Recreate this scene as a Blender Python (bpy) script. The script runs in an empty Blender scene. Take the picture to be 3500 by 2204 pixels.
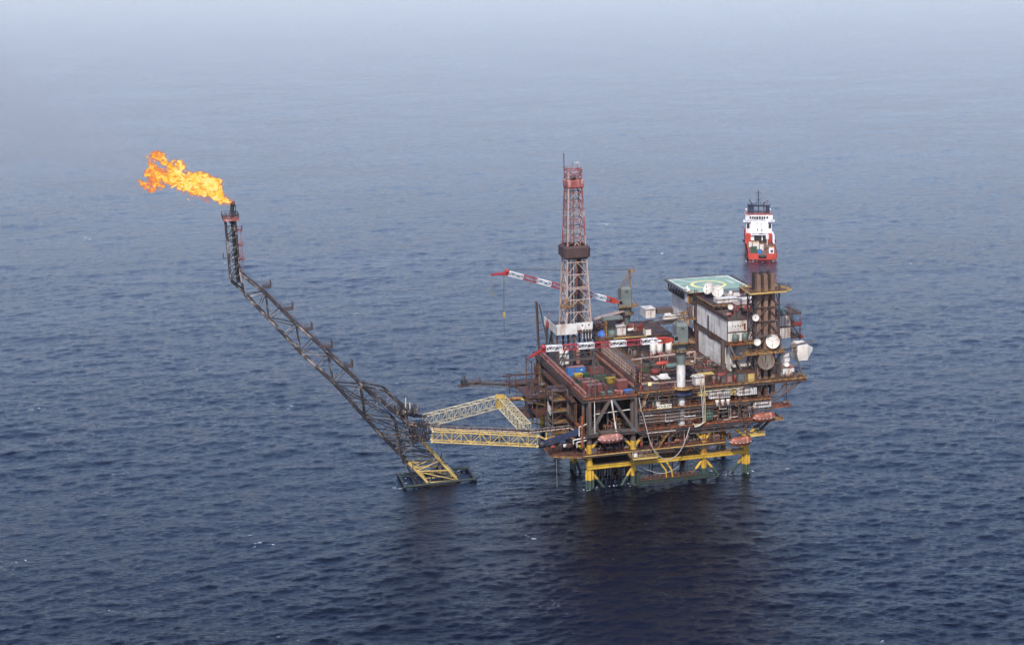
import bpy, math, random
import numpy as np
from mathutils import Vector, Matrix
random.seed(7)
S = bpy.context.scene
COL = S.collection
R_ = math.radians

# ---------------------------------------------------------------- camera
F, CAM_H, HORIZ = 5200.0, 181.0, -150.0          # focal length and horizon of the 3500 px wide photograph, camera height
PITCH, ROLL = R_(7), 0.02
CX, CY = 1750.0, 1102.0
RISE = (CY - F*math.tan(PITCH)) - HORIZ
fw = np.array([0, math.cos(PITCH), -math.sin(PITCH)])
up = np.array([0, math.sin(PITCH), math.cos(PITCH)]); rt = np.array([1., 0, 0])
rt2 = rt*math.cos(ROLL) - up*math.sin(ROLL); up2 = up*math.cos(ROLL) + rt*math.sin(ROLL)
CP = np.array([0., 0., CAM_H])
cam = bpy.data.cameras.new('camera'); camo = bpy.data.objects.new('camera', cam); COL.objects.link(camo)
camo.matrix_world = Matrix(((rt2[0], up2[0], -fw[0], 0), (rt2[1], up2[1], -fw[1], 0), (rt2[2], up2[2], -fw[2], CAM_H), (0, 0, 0, 1)))
cam.sensor_width = 36; cam.lens = 36*F/3500; cam.shift_y = -RISE/3500
cam.clip_start = 1; cam.clip_end = 60000
S.camera = camo

# ---------------------------------------------------------------- sky, sun, exposure
SUN_EL, SUN_AZ = R_(46), R_(190)                  # azimuth clockwise from +Y
w = bpy.data.worlds.new('World'); S.world = w; w.use_nodes = True
nt = w.node_tree; nt.nodes.clear()
sky = nt.nodes.new('ShaderNodeTexSky'); sky.sky_type = 'NISHITA'; sky.sun_disc = False
sky.sun_elevation = SUN_EL; sky.sun_rotation = SUN_AZ; sky.air_density = 1.0; sky.dust_density = 1.2; sky.ozone_density = 5.0
bg = nt.nodes.new('ShaderNodeBackground'); bg.inputs[1].default_value = 0.15
wo = nt.nodes.new('ShaderNodeOutputWorld'); tn = nt.nodes.new('ShaderNodeMixRGB'); tn.blend_type = 'MULTIPLY'; tn.inputs[0].default_value = 1; tn.inputs[2].default_value = (1.07, .945, 1.0, 1)
nt.links.new(sky.outputs[0], tn.inputs[1]); nt.links.new(tn.outputs[0], bg.inputs[0]); nt.links.new(bg.outputs[0], wo.inputs[0])
sl = bpy.data.lights.new('sun', 'SUN'); sl.energy = 3.1; sl.angle = R_(2.5); sl.color = (1, 0.95, 0.87)
so = bpy.data.objects.new('sun', sl); COL.objects.link(so)
sd = Vector((math.sin(SUN_AZ)*math.cos(SUN_EL), math.cos(SUN_AZ)*math.cos(SUN_EL), math.sin(SUN_EL)))
so.rotation_euler = sd.to_track_quat('Z', 'Y').to_euler(); so.location = (0, 0, 400)
S.view_settings.view_transform = 'Standard'; S.view_settings.look = 'None'
S.view_settings.exposure = 0.74; S.view_settings.gamma = 1
try:
    S.cycles.max_bounces = 6; S.cycles.volume_bounces = 0; S.cycles.transparent_max_bounces = 12
    S.cycles.use_denoising = True
    S.cycles.volume_step_rate = 2.0; S.cycles.volume_max_steps = 128
except Exception: pass

# ---------------------------------------------------------------- survey helpers: a point of the photograph on a known plane of the platform
def ray(px, py):
    return fw + rt2*((px-CX)/F) - up2*((py+RISE-CY)/F)
def on_z(px, py, z):
    d = ray(px, py); return CP + d*((z-CAM_H)/d[2])
TH = R_(13.8)
UU = np.array([math.cos(TH), math.sin(TH), 0]); VV = np.array([-math.sin(TH), math.cos(TH), 0])
ORG = on_z(2016, 1668, 0)                        # front left leg at the water line
ZOOM = {'R1': (1750, 850, .2308), 'R2': (2150, 880, .16494), 'R3': (2200, 900, .26385), 'R4': (1780, 1130, .24402), 'R5': (2250, 1150, .2309),
        'R6': (1780, 1400, .21595), 'R7': (2200, 1380, .2284), 'R8': (1850, 520, .4153), 'S1': (450, 500, .16611), 'S2': (740, 650, .2706),
        'S3': (850, 950, .32985), 'S4': (1300, 1300, .26993), 'S5': (2500, 660, .16488), 'S6': (1550, 1250, .19789), 'S7': (1650, 880, .24917)}
def px(r, x, y): a, b, s = ZOOM[r]; return a+x*s, b+y*s
def loc(wp): d = wp-ORG; return Vector((float(d@UU), float(d@VV), float(wp[2])))
def PZ(r, x, y, z): return loc(on_z(*px(r, x, y), z))
def PV(r, x, y, v):
    d = ray(*px(r, x, y)); return loc(CP + d*(((ORG-CP)@VV+v)/(d@VV)))
def PU(r, x, y, u):
    d = ray(*px(r, x, y)); return loc(CP + d*(((ORG-CP)@UU+u)/(d@UU)))
PM = Matrix(((UU[0], VV[0], 0, ORG[0]), (UU[1], VV[1], 0, ORG[1]), (0, 0, 1, 0), (0, 0, 0, 1)))   # platform axes -> world

# ---------------------------------------------------------------- materials
def newmat(name):
    m = bpy.data.materials.new(name); m.use_nodes = True; n = m.node_tree.nodes; n.clear()
    return m, n, m.node_tree.links
def mat(name, col, rust=0.35, rough=0.6, scale=0.7, metal=0.0, rustcol=(0.095, 0.034, 0.016), streak=True, corr=0.0, grime=0.35, flake=0.0):
    """painted steel: base colour, rust patches and run-down streaks, grime"""
    m, n, l = newmat(name)
    out = n.new('ShaderNodeOutputMaterial'); b = n.new('ShaderNodeBsdfPrincipled'); l.new(b.outputs[0], out.inputs[0])
    tc = n.new('ShaderNodeTexCoord'); mp = n.new('ShaderNodeMapping'); l.new(tc.outputs['Object'], mp.inputs[0])
    mp.inputs['Scale'].default_value = (scale, scale, scale*(0.22 if streak else 1))
    nz = n.new('ShaderNodeTexNoise'); nz.inputs['Scale'].default_value = 1.0; nz.inputs['Detail'].default_value = 6; nz.inputs['Roughness'].default_value = 0.7
    l.new(mp.outputs[0], nz.inputs[0])
    r = n.new('ShaderNodeValToRGB'); e = r.color_ramp.elements
    e[0].position = 0.62-0.3*rust; e[1].position = 0.74-0.25*rust; e[0].color = (0, 0, 0, 1); e[1].color = (1, 1, 1, 1)
    l.new(nz.outputs['Fac'], r.inputs[0])
    n2 = n.new('ShaderNodeTexNoise'); n2.inputs['Scale'].default_value = 0.25; n2.inputs['Detail'].default_value = 4; l.new(tc.outputs['Object'], n2.inputs[0])
    mx0 = n.new('ShaderNodeMixRGB'); mx0.blend_type = 'MULTIPLY'; mx0.inputs[1].default_value = (*col, 1)
    mr = n.new('ShaderNodeMapRange'); mr.inputs[1].default_value = 0.35; mr.inputs[2].default_value = 0.7; mr.inputs[3].default_value = 1.0; mr.inputs[4].default_value = 1-grime
    l.new(n2.outputs['Fac'], mr.inputs[0]); l.new(mr.outputs[0], mx0.inputs[2]); mx0.inputs[0].default_value = 1
    mx = n.new('ShaderNodeMixRGB'); l.new(r.outputs[0], mx.inputs[0]); l.new(mx0.outputs[0], mx.inputs[1]); mx.inputs[2].default_value = (*rustcol, 1)
    if flake:
        n3 = n.new('ShaderNodeTexNoise'); n3.inputs['Scale'].default_value = .9; n3.inputs['Detail'].default_value = 7; n3.inputs['Roughness'].default_value = .75; l.new(tc.outputs['Object'], n3.inputs[0])
        f3 = n.new('ShaderNodeMapRange'); f3.inputs[1].default_value = .60; f3.inputs[2].default_value = .66; f3.inputs[4].default_value = flake; l.new(n3.outputs['Fac'], f3.inputs[0])
        m3 = n.new('ShaderNodeMixRGB'); l.new(f3.outputs[0], m3.inputs[0]); l.new(mx.outputs[0], m3.inputs[1]); m3.inputs[2].default_value = (.13, .13, .15, 1); mx = m3
    l.new(mx.outputs[0], b.inputs['Base Color'])
    b.inputs['Roughness'].default_value = rough; b.inputs['Metallic'].default_value = metal
    bp = n.new('ShaderNodeBump'); bp.inputs['Strength'].default_value = 0.25; bp.inputs['Distance'].default_value = 0.05
    if corr:
        wv = n.new('ShaderNodeTexWave'); wv.inputs['Scale'].default_value = corr; wv.bands_direction = 'DIAGONAL'; l.new(tc.outputs['Object'], wv.inputs[0])
        l.new(wv.outputs['Fac'], bp.inputs['Height']); bp.inputs['Strength'].default_value = 0.8
    else: l.new(nz.outputs['Fac'], bp.inputs['Height'])
    l.new(bp.outputs[0], b.inputs['Normal'])
    return m

# ---------------------------------------------------------------- sea
def sea_material():
    m, n, l = newmat('sea_water')
    out = n.new('ShaderNodeOutputMaterial'); b = n.new('ShaderNodeBsdfPrincipled'); l.new(b.outputs[0], out.inputs[0])
    b.inputs['IOR'].default_value = 1.33; b.inputs['Roughness'].default_value = 0.04
    tc = n.new('ShaderNodeTexCoord')
    def noise(sc, stretch, detail, rot=0.12):
        mp = n.new('ShaderNodeMapping'); mp.inputs['Rotation'].default_value = (0, 0, rot); mp.inputs['Scale'].default_value = (sc*stretch, sc, sc)
        l.new(tc.outputs['Object'], mp.inputs[0]); t = n.new('ShaderNodeTexNoise'); t.inputs['Scale'].default_value = 1; t.inputs['Detail'].default_value = detail
        t.inputs['Roughness'].default_value = 0.62; t.inputs['Distortion'].default_value = 0.3; l.new(mp.outputs[0], t.inputs[0]); return t
    a = noise(1.25, 0.5, 7); c = noise(0.05, 0.5, 3, 0.2)
    b1 = n.new('ShaderNodeBump'); b1.inputs['Strength'].default_value = 1.0; b1.inputs['Distance'].default_value = 0.36; gz = noise(0.011, 0.5, 3, 0.3); gm = n.new('ShaderNodeMapRange'); gm.inputs[1].default_value = .3; gm.inputs[2].default_value = .7; gm.inputs[3].default_value = .7; gm.inputs[4].default_value = 1.0; l.new(gz.outputs['Fac'], gm.inputs[0]); l.new(gm.outputs[0], b1.inputs['Strength']); l.new(a.outputs['Fac'], b1.inputs['Height'])
    b0 = n.new('ShaderNodeBump'); a0 = noise(0.24, 0.5, 4, 0.1); b0.inputs['Strength'].default_value = 1; b0.inputs['Distance'].default_value = .32; l.new(a0.outputs['Fac'], b0.inputs['Height']); l.new(b0.outputs[0], b1.inputs['Normal'])
    l.new(b1.outputs[0], b.inputs['Normal'])
    # foam specks where a fine noise peaks inside a coarse one
    f1 = noise(0.9, 0.4, 4, 0.1); f2 = noise(0.03, 0.8, 2)
    mul = n.new('ShaderNodeMath'); mul.operation = 'MULTIPLY'; l.new(f1.outputs['Fac'], mul.inputs[0]); l.new(f2.outputs['Fac'], mul.inputs[1])
    fr = n.new('ShaderNodeMapRange'); fr.inputs[1].default_value = 0.46; fr.inputs[2].default_value = 0.475; l.new(mul.outputs[0], fr.inputs[0])
    tint = n.new('ShaderNodeMixRGB'); tint.inputs[1].default_value = (0.0007, 0.0010, 0.0055, 1); tint.inputs[2].default_value = (0.0011, 0.0019, 0.0070, 1); l.new(c.outputs['Fac'], tint.inputs[0])
    mx = n.new('ShaderNodeMixRGB'); l.new(fr.outputs[0], mx.inputs[0]); l.new(tint.outputs[0], mx.inputs[1]); mx.inputs[2].default_value = (0.6, 0.63, 0.68, 1)
    l.new(mx.outputs[0], b.inputs['Base Color'])
    return m
WAVES = []
def sea_z(x, y): return sum(a*(math.sin(kx*x+ky*y+p)+.22*math.cos(2*(kx*x+ky*y+p))) for a, kx, ky, p in WAVES)
def build_sea():
    rng = np.random.default_rng(3)
    # rows get sparser with distance, columns fan out from below the camera; beyond the fan one ring reaches the horizon
    d = [150.0]
    while d[-1] < 30000:
        z = d[-1]; d.append(z + max(0.45, z*z/(1521*181)*0.62))
    d = np.array(d); ang = np.linspace(-R_(27), R_(27), 1150)
    D, A = np.meshgrid(d, ang, indexing='ij')
    X = D*np.tan(A); Y = D.copy()
    st = np.gradient(d)[:, None]; sx = (D*(ang[1]-ang[0])); 
    Zh = np.zeros_like(X)
    lam = np.exp(rng.uniform(math.log(1.3), math.log(34), 170)); main = R_(95)
    lam = np.concatenate([lam, np.exp(rng.uniform(math.log(30), math.log(130), 40))])
    for L in lam:
        th = main + rng.normal(0, 0.55); k = 2*math.pi/L; kx, ky = k*math.cos(th), k*math.sin(th)
        s = 0.0185*(1.0 if L < 4 else (4/L)**0.9)
        a = s/k
        # filter waves the grid cannot carry
        fil = np.exp(-((abs(ky)*st/2.2)**2)) * np.exp(-((abs(kx)*sx/2.2)**2))
        p0_ = rng.uniform(0, 6.28); ph = kx*X + ky*Y + p0_; WAVES.append((a, kx, ky, p0_))
        Zh += a*fil*(np.sin(ph) + 0.22*np.cos(2*ph))
    gust = np.ones_like(X)
    for L, q in ((160, .10), (260, .10), (90, .10), (420, .10)):
        th = rng.uniform(0, 6.28); k = 6.283/L; gust += q*np.sin(k*math.cos(th)*X + k*math.sin(th)*Y + rng.uniform(0, 6.28))
    Zh *= gust
    co = np.stack([X, Y, Zh], -1).reshape(-1, 3).astype(np.float32)
    nr, nc = X.shape
    i = np.arange((nr-1)*(nc-1)); r = i//(nc-1); c = i % (nc-1); a = r*nc+c
    q = np.stack([a, a+1, a+nc+1, a+nc], -1).astype(np.int32)
    # coarse surround so that the sea also goes on beside and behind
    xl, xr = X[:, 0], X[:, -1]; n0 = len(co)
    extra = []; ef = []
    for side, idx in ((-1, 0), (1, nc-1)):
        base = n0+len(extra)
        for j in range(0, nr, 1): extra.append((side*(abs(X[j, idx])+6000), Y[j, idx], 0))
        for j in range(nr-1):
            p, p2 = j*nc+idx, (j+1)*nc+idx; e0, e1 = base+j, base+j+1
            ef.append((e0, p, p2, e1) if side < 0 else (p, e0, e1, p2))
    base = n0+len(extra); extra += [(-6076, -6000, 0), (6076, -6000, 0)]
    # back apron
    row0 = list(range(nc)); L0 = n0; R0 = n0+nr
    co = np.concatenate([co, np.array(extra, np.float32)]); 
    me = bpy.data.meshes.new('sea')
    nf = len(q)+len(ef)
    allq = np.concatenate([q, np.array(ef, np.int32)])
    # apron triangles fanned from the two far corners
    tri = [(base, base+1, R0), (base, R0, nc-1), (base, nc-1, 0), (base, 0, L0)]
    tri = [(base, nc//2, 0), (base, 0, L0), (base, base+1, nc//2), (base+1, R0, nc-1), (base+1, nc-1, nc//2)]
    tri = []
    for j in range(0, nc-1):
        pass
    me.vertices.add(len(co)); me.vertices.foreach_set('co', co.ravel())
    ring = [L0] + row0 + [R0]
    mid = len(ring)//2
    for j in range(len(ring)-1): tri.append((ring[j+1], ring[j], base if j < mid else base+1))
    tri.append((base, base+1, ring[mid]))
    loops = np.concatenate([allq.ravel(), np.array(tri, np.int32).ravel()])
    starts = np.concatenate([np.arange(nf)*4, nf*4+np.arange(len(tri))*3]).astype(np.int32)
    me.loops.add(len(loops)); me.loops.foreach_set('vertex_index', loops.astype(np.int32))
    me.polygons.add(len(starts)); me.polygons.foreach_set('loop_start', starts)
    me.polygons.foreach_set('use_smooth', np.ones(len(starts), bool))
    me.update(calc_edges=True); me.validate()
    o = bpy.data.objects.new('sea', me); COL.objects.link(o); me.materials.append(sea_material()); o['kind'] = 'structure'
    o['label'] = 'deep blue choppy open sea fading into haze'
build_sea()

# ---------------------------------------------------------------- air: even haze over the whole scene
def build_haze():
    me = bpy.data.meshes.new('haze'); X, y0, y1, z0, z1 = 15000, -1500, 29000, -8, 260
    v = [(x, y, z) for x in (-X, X) for y in (y0, y1) for z in (z0, z1)]
    me.from_pydata(v, [], [(0, 1, 3, 2), (4, 6, 7, 5), (0, 4, 5, 1), (2, 3, 7, 6), (0, 2, 6, 4), (1, 5, 7, 3)]); me.update()
    o = bpy.data.objects.new('haze', me); COL.objects.link(o); o['kind'] = 'stuff'; o['label'] = 'pale sea haze'
    m, n, l = newmat('haze_air'); out = n.new('ShaderNodeOutputMaterial'); pv = n.new('ShaderNodeVolumePrincipled')
    pv.inputs['Color'].default_value = (0.92, 0.96, 1.0, 1); pv.inputs['Density'].default_value = 0.000017; pv.inputs['Anisotropy'].default_value = 0.2
    l.new(pv.outputs[0], out.inputs['Volume']); me.materials.append(m)
build_haze()

# ---------------------------------------------------------------- mesh builder
LOC = {}; FRAME = {}
class MB:
    def __init__(s): s.v = []; s.f = []; s.sm = []
    def add(s, vs, fs, smooth=False):
        n = len(s.v); s.v += [tuple(p) for p in vs]; s.f += [tuple(i+n for i in f) for f in fs]; s.sm += [smooth]*len(fs); return s
    def box(s, x0, y0, z0, x1, y1, z1):
        return s.add([(x, y, z) for x in (x0, x1) for y in (y0, y1) for z in (z0, z1)],
                     [(0, 1, 3, 2), (4, 6, 7, 5), (0, 4, 5, 1), (2, 3, 7, 6), (0, 2, 6, 4), (1, 5, 7, 3)])
    def bar(s, p, q, w, h=None):
        p = Vector(p); q = Vector(q); h = h or w; d = (q-p)
        if d.length < 1e-6: return s
        d.normalize(); u = Vector((0, 0, 1)) if abs(d.z) < .95 else Vector((0, 1, 0))
        a = d.cross(u).normalized()*w/2; b = a.cross(d).normalized()*h/2
        return s.add([p-a-b, p+a-b, p+a+b, p-a+b, q-a-b, q+a-b, q+a+b, q-a+b],
                     [(0, 3, 2, 1), (4, 5, 6, 7), (0, 1, 5, 4), (1, 2, 6, 5), (2, 3, 7, 6), (3, 0, 4, 7)])
    def tube(s, p, q, r, n=6, r2=None, cap=True):
        p = Vector(p); q = Vector(q); d = q-p
        if d.length < 1e-6: return s
        d.normalize(); u = Vector((0, 0, 1)) if abs(d.z) < .95 else Vector((0, 1, 0))
        a = d.cross(u).normalized(); b = a.cross(d).normalized(); r2 = r if r2 is None else r2
        vs = []
        for c, rr in ((p, r), (q, r2)):
            for i in range(n):
                t = 2*math.pi*i/n; vs.append(c+a*math.cos(t)*rr+b*math.sin(t)*rr)
        s.add(vs, [(i, (i+1) % n, n+(i+1) % n, n+i) for i in range(n)], n > 6)
        if cap: s.add(vs, [tuple(range(n))[::-1], tuple(range(n, 2*n))])
        return s
    def pipe(s, pts, r, n=6):
        for a, b in zip(pts[:-1], pts[1:]): s.tube(a, b, r, n)
        return s
    def lathe(s, c, prof, n=14, axis='z'):
        c = Vector(c); vs = []
        for r, h in prof:
            for i in range(n):
                t = 2*math.pi*i/n; x, y = r*math.cos(t), r*math.sin(t)
                vs.append(c+Vector({'z': (x, y, h), 'x': (h, x, y), 'y': (x, h, y)}[axis]))
        m = len(prof)
        fs = [(j*n+i, j*n+(i+1) % n, (j+1)*n+(i+1) % n, (j+1)*n+i) for j in range(m-1) for i in range(n)]
        s.add(vs, fs, True); s.add(vs, [tuple(range(n))[::-1], tuple(range((m-1)*n, m*n))]); return s
    def vessel(s, c, r, L, axis='x', n=14):
        """tank with domed ends, centred on c"""
        h = L/2
        return s.lathe(c, [(.02, -h), (r*.6, -h+r*.12), (r*.9, -h+r*.35), (r, -h+r*.6), (r, h-r*.6), (r*.9, h-r*.35), (r*.6, h-r*.12), (.02, h)], n, axis)
    def prism(s, poly, z0, z1):
        n = len(poly); vs = [(x, y, z0) for x, y in poly]+[(x, y, z1) for x, y in poly]
        return s.add(vs, [tuple(range(n))[::-1], tuple(range(n, 2*n))]+[(i, (i+1) % n, n+(i+1) % n, n+i) for i in range(n)])
    def rail(s, pts, h=1.15, gap=2.0, t=.07):
        for a, b in zip(pts[:-1], pts[1:]):
            a = Vector(a); b = Vector(b); L = (b-a).length; k = max(1, int(L/gap)); up = Vector((0, 0, 1))
            for i in range(k+1): c = a.lerp(b, i/k); s.bar(c, c+up*h, t)
            for f in (.5, 1): s.bar(a+up*h*f, b+up*h*f, t)
            s.bar(a+up*.08, b+up*.08, t*.6, .16)
        return s
    def stair(s, p, q, w=.9):
        p = Vector(p); q = Vector(q); d = q-p; side = Vector((-d.y, d.x, 0))
        side = side.normalized()*w/2 if side.length > .01 else Vector((w/2, 0, 0))
        for g in (-1, 1):
            s.bar(p+side*g, q+side*g, .08, .25); s.bar(p+side*g+Vector((0, 0, 1)), q+side*g+Vector((0, 0, 1)), .06)
        n = max(3, int(abs(d.z)/.3))
        for i in range(n): c = p.lerp(q, (i+.5)/n); s.bar(c-side, c+side, .25, .05)
        return s
    def truss4(s, A, B, n, rc, rd, mode='W', posts=True, close=True):
        """lattice box between the four corner points A and the four corner points B"""
        A = [Vector(a) for a in A]; B = [Vector(b) for b in B]
        for a, b in zip(A, B): s.tube(a, b, rc)
        for i in range(n+1):
            t = i/n; c = [a.lerp(b, t) for a, b in zip(A, B)]
            if posts or i in (0, n):
                for j in range(4): s.tube(c[j], c[(j+1) % 4], rd, 5, cap=False)
            if i < n:
                e = [a.lerp(b, (i+1)/n) for a, b in zip(A, B)]
                for j in range(4):
                    k = (j+1) % 4
                    par = (i+(j == 3)) % 2 == 0
                    if mode == 'X': s.tube(c[j], e[k], rd, 5, cap=False); s.tube(c[k], e[j], rd, 5, cap=False)
                    elif par: s.tube(c[j], e[k], rd, 5, cap=False)
                    else: s.tube(c[k], e[j], rd, 5, cap=False)
        return s
    def text(s, body, size, origin, xdir, ydir, depth=.06):
        cu = bpy.data.curves.new('t', 'FONT'); cu.body = body; cu.size = size; cu.extrude = depth/2; cu.align_x = 'CENTER'; cu.align_y = 'CENTER'
        cu.offset = size*0.02
        o = bpy.data.objects.new('t', cu); COL.objects.link(o); bpy.context.view_layer.update()
        me = o.evaluated_get(bpy.context.evaluated_depsgraph_get()).to_mesh()
        X = Vector(xdir).normalized(); Y = Vector(ydir).normalized(); Z = X.cross(Y); O = Vector(origin)
        s.add([O+X*v.co.x+Y*v.co.y+Z*v.co.z for v in me.vertices], [tuple(p.vertices) for p in me.polygons])
        o.to_mesh_clear(); bpy.data.objects.remove(o); bpy.data.curves.remove(cu); return s
    def build(s, name, m, parent=None, loc=None, label=None, cat=None, group=None, kind=None, frame=None):
        me = bpy.data.meshes.new(name)
        base = LOC[parent.name] if parent else Vector(loc if loc is not None else (0, 0, 0))
        me.from_pydata([(x-base.x, y-base.y, z-base.z) for x, y, z in s.v], [], s.f)
        me.polygons.foreach_set('use_smooth', s.sm); me.update(); me.materials.append(m)
        o = bpy.data.objects.new(name, me); COL.objects.link(o); LOC[o.name] = base
        if parent: o.parent = parent; FRAME[o.name] = FRAME[parent.name]
        else: FRAME[o.name] = frame or PM; o.matrix_world = FRAME[o.name] @ Matrix.Translation(base)
        tag(o, label, cat, group, kind); return o
def tag(o, label=None, cat=None, group=None, kind=None):
    for k, v in (('label', label), ('category', cat), ('group', group), ('kind', kind)):
        if v: o[k] = v
def thing(name, label, cat, loc, group=None, frame=None):
    o = bpy.data.objects.new(name, None); COL.objects.link(o); o.empty_display_size = 1
    LOC[o.name] = Vector(loc); FRAME[o.name] = frame or PM
    o.matrix_world = FRAME[o.name] @ Matrix.Translation(Vector(loc)); tag(o, label, cat, group); return o
def cyl_pts(c, r, n, z): return [(c[0]+r*math.cos(2*math.pi*i/n), c[1]+r*math.sin(2*math.pi*i/n), z) for i in range(n)]

# ---------------------------------------------------------------- paints
M = {}
def defm(k, *a, **kw): M[k] = mat(k, *a, **kw)
defm('grey_steel', (.078, .078, .075), rust=.5)
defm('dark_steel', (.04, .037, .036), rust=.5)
defm('brown_steel', (.042, .027, .021), rust=.6)
defm('deck_plate', (.026, .02, .018), rust=.5, streak=False, rustcol=(.085, .035, .02))
defm('orange_rail', (.34, .095, .025), rust=.7, rustcol=(.06, .025, .015), scale=1.5, streak=False)
defm('yellow_paint', (.45, .285, .025), rust=.32, rustcol=(.22, .08, .02))
defm('ochre', (.34, .19, .055), rust=.65, rustcol=(.08, .035, .018), scale=1.2, streak=False)
defm('cream_paint', (.50, .35, .10), rust=.3, rustcol=(.3, .2, .08))
defm('pale_truss', (.48, .42, .27), rust=.2, rustcol=(.3, .22, .1))
defm('white_paint', (.56, .55, .51), flake=.5, rust=.34, rustcol=(.30, .17, .10))
defm('clad_white', (.62, .595, .54), flake=.8, rust=.33, rustcol=(.22, .15, .11), corr=0.0, grime=.3)
defm('stained_band', (.10, .08, .068), rust=.4)
defm('dark_shade_brown', (.04, .028, .025), rust=.4, rustcol=(.08, .04, .03))  # derrick column's own dark brown; on the rear stacks, painted gap shade
defm('flare_upper', (.035, .025, .023), rust=.38, rustcol=(.30, .26, .23), scale=.3, streak=False)
defm('flare_steel', (.022, .017, .016), rust=.3, rustcol=(.20, .17, .14), rough=.5)
defm('derrick_pink', (.38, .28, .23), rust=.35, rustcol=(.28, .15, .10))
defm('derrick_red', (.22, .05, .042), rust=.4, rustcol=(.40, .26, .22))
defm('wind_wall', (.055, .03, .027), rust=.3)
defm('boom_white', (.66, .65, .62), rust=.08)
defm('boom_red', (.30, .025, .03), rust=.15)
defm('heel_red', (.38, .045, .025), rust=.15)
defm('crane_grey', (.14, .165, .15), rust=.25)
defm('stack_brown', (.19, .115, .078), rust=.4, rustcol=(.08, .045, .035))
defm('dish_white', (.60, .56, .49), rust=.12, rustcol=(.45, .25, .15), rough=.5)
defm('mesh_dish', (.14, .115, .085), rust=.3)
defm('blue_box', (.035, .13, .34), rust=.12)
defm('red_box', (.15, .042, .036), rust=.3)
defm('rust_top', (.26, .125, .10), rust=.3)
defm('green_box', (.025, .075, .04), rust=.25)
defm('yellow_box', (.42, .30, .05), rust=.3)
defm('lifeboat', (.21, .06, .03), rust=.15, rustcol=(.6, .3, .2))
defm('tank_green', (.09, .13, .115), rust=.25)
defm('signal_red', (.20, .025, .02), rust=.45)
defm('glass_dark', (.01, .012, .015), rust=0, rough=.15)
defm('black_rubber', (.02, .02, .022), rust=0)
defm('hose', (.28, .27, .26), rust=.05)
defm('tarp_blue', (.03, .12, .42), rust=0)
defm('navy_pipe', (.02, .03, .07), rust=.1)
defm('jacket_green', (.018, .03, .023), rust=.2)
defm('sign_white', (.72, .68, .52), rust=.05)
defm('mark_black', (.02, .02, .02), rust=0)
defm('heli_green', (.24, .345, .255), flake=.25, rust=.05, rustcol=(.25, .4, .33), streak=False)
defm('mark_white', (.78, .78, .74), rust=.05)
defm('mark_yellow', (.80, .70, .28), rust=.05)
defm('ship_red', (.46, .05, .032), rust=.08)
defm('ship_navy', (.02, .025, .05), rust=0)
defm('ship_white', (.70, .70, .70), rust=.12)
defm('wood_deck', (.17, .10, .07), rust=.3)
def leg_mat():
    """jacket paint: yellow in the splash zone, dark marine green below, brown above"""
    m = mat('leg_paint', (.48, .30, .028), rust=.35, rustcol=(.24, .09, .02)); n = m.node_tree.nodes; l = m.node_tree.links
    b = next(x for x in n if x.type == 'BSDF_PRINCIPLED'); src = b.inputs['Base Color'].links[0].from_socket
    tc = n.new('ShaderNodeTexCoord'); sx = n.new('ShaderNodeSeparateXYZ'); l.new(tc.outputs['Object'], sx.inputs[0])
    nz = n.new('ShaderNodeTexNoise'); nz.inputs['Scale'].default_value = 1.2; l.new(tc.outputs['Object'], nz.inputs[0])
    ad = n.new('ShaderNodeMath'); ad.operation = 'MULTIPLY_ADD'; ad.inputs[1].default_value = .5; l.new(nz.outputs['Fac'], ad.inputs[0]); l.new(sx.outputs['Z'], ad.inputs[2])
    lo = n.new('ShaderNodeMath'); lo.operation = 'LESS_THAN'; lo.inputs[1].default_value = 3.4; l.new(ad.outputs[0], lo.inputs[0])
    mx = n.new('ShaderNodeMixRGB'); l.new(lo.outputs[0], mx.inputs[0]); l.new(src, mx.inputs[1]); mx.inputs[2].default_value = (.03, .05, .038, 1)
    hi = n.new('ShaderNodeMath'); hi.operation = 'GREATER_THAN'; hi.inputs[1].default_value = 15.8; l.new(ad.outputs[0], hi.inputs[0])
    m2 = n.new('ShaderNodeMixRGB'); l.new(hi.outputs[0], m2.inputs[0]); l.new(mx.outputs[0], m2.inputs[1]); m2.inputs[2].default_value = (.07, .05, .04, 1)
    l.new(m2.outputs[0], b.inputs['Base Color']); return m
M['leg'] = leg_mat()

# ================================================================ the production platform
plat = thing('oil_platform', 'large rusty brown oil platform of stacked decks on yellow legs in the sea', 'oil platform', (0, 0, 0))
def P(name, mb, m, parent=plat, label=None): return mb.build(name, M[m] if isinstance(m, str) else m, parent, label=label)
rnd = random.Random(11)
UL, VL = (0, 15.7, 41.4, 57), (0, 21, 42, 62)
for j, v in enumerate(VL):
    for i, u in enumerate(UL):
        b = MB(); b.lathe((u, v, 0), [(1.0, -6), (1.0, 33)], 18)
        b.lathe((u, v, 0), [(1.18, 7.2), (1.18, 8.9)], 18); b.lathe((u, v, 0), [(1.15, 12), (1.15, 13)], 18)
        if j == 0:
            for k, (du, dv) in enumerate(((-1.25, -.35), (-.2, -1.2), (1.05, -.55), (1.2, .6)) if i in (0, 3) else ()):
                b.lathe((u+du, v+dv, 0), [(.42, -6), (.42, 5.2+.5*(k % 2)), (.2, 6.6+.5*(k % 2))], 10)
        P('leg', b, 'leg')
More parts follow.
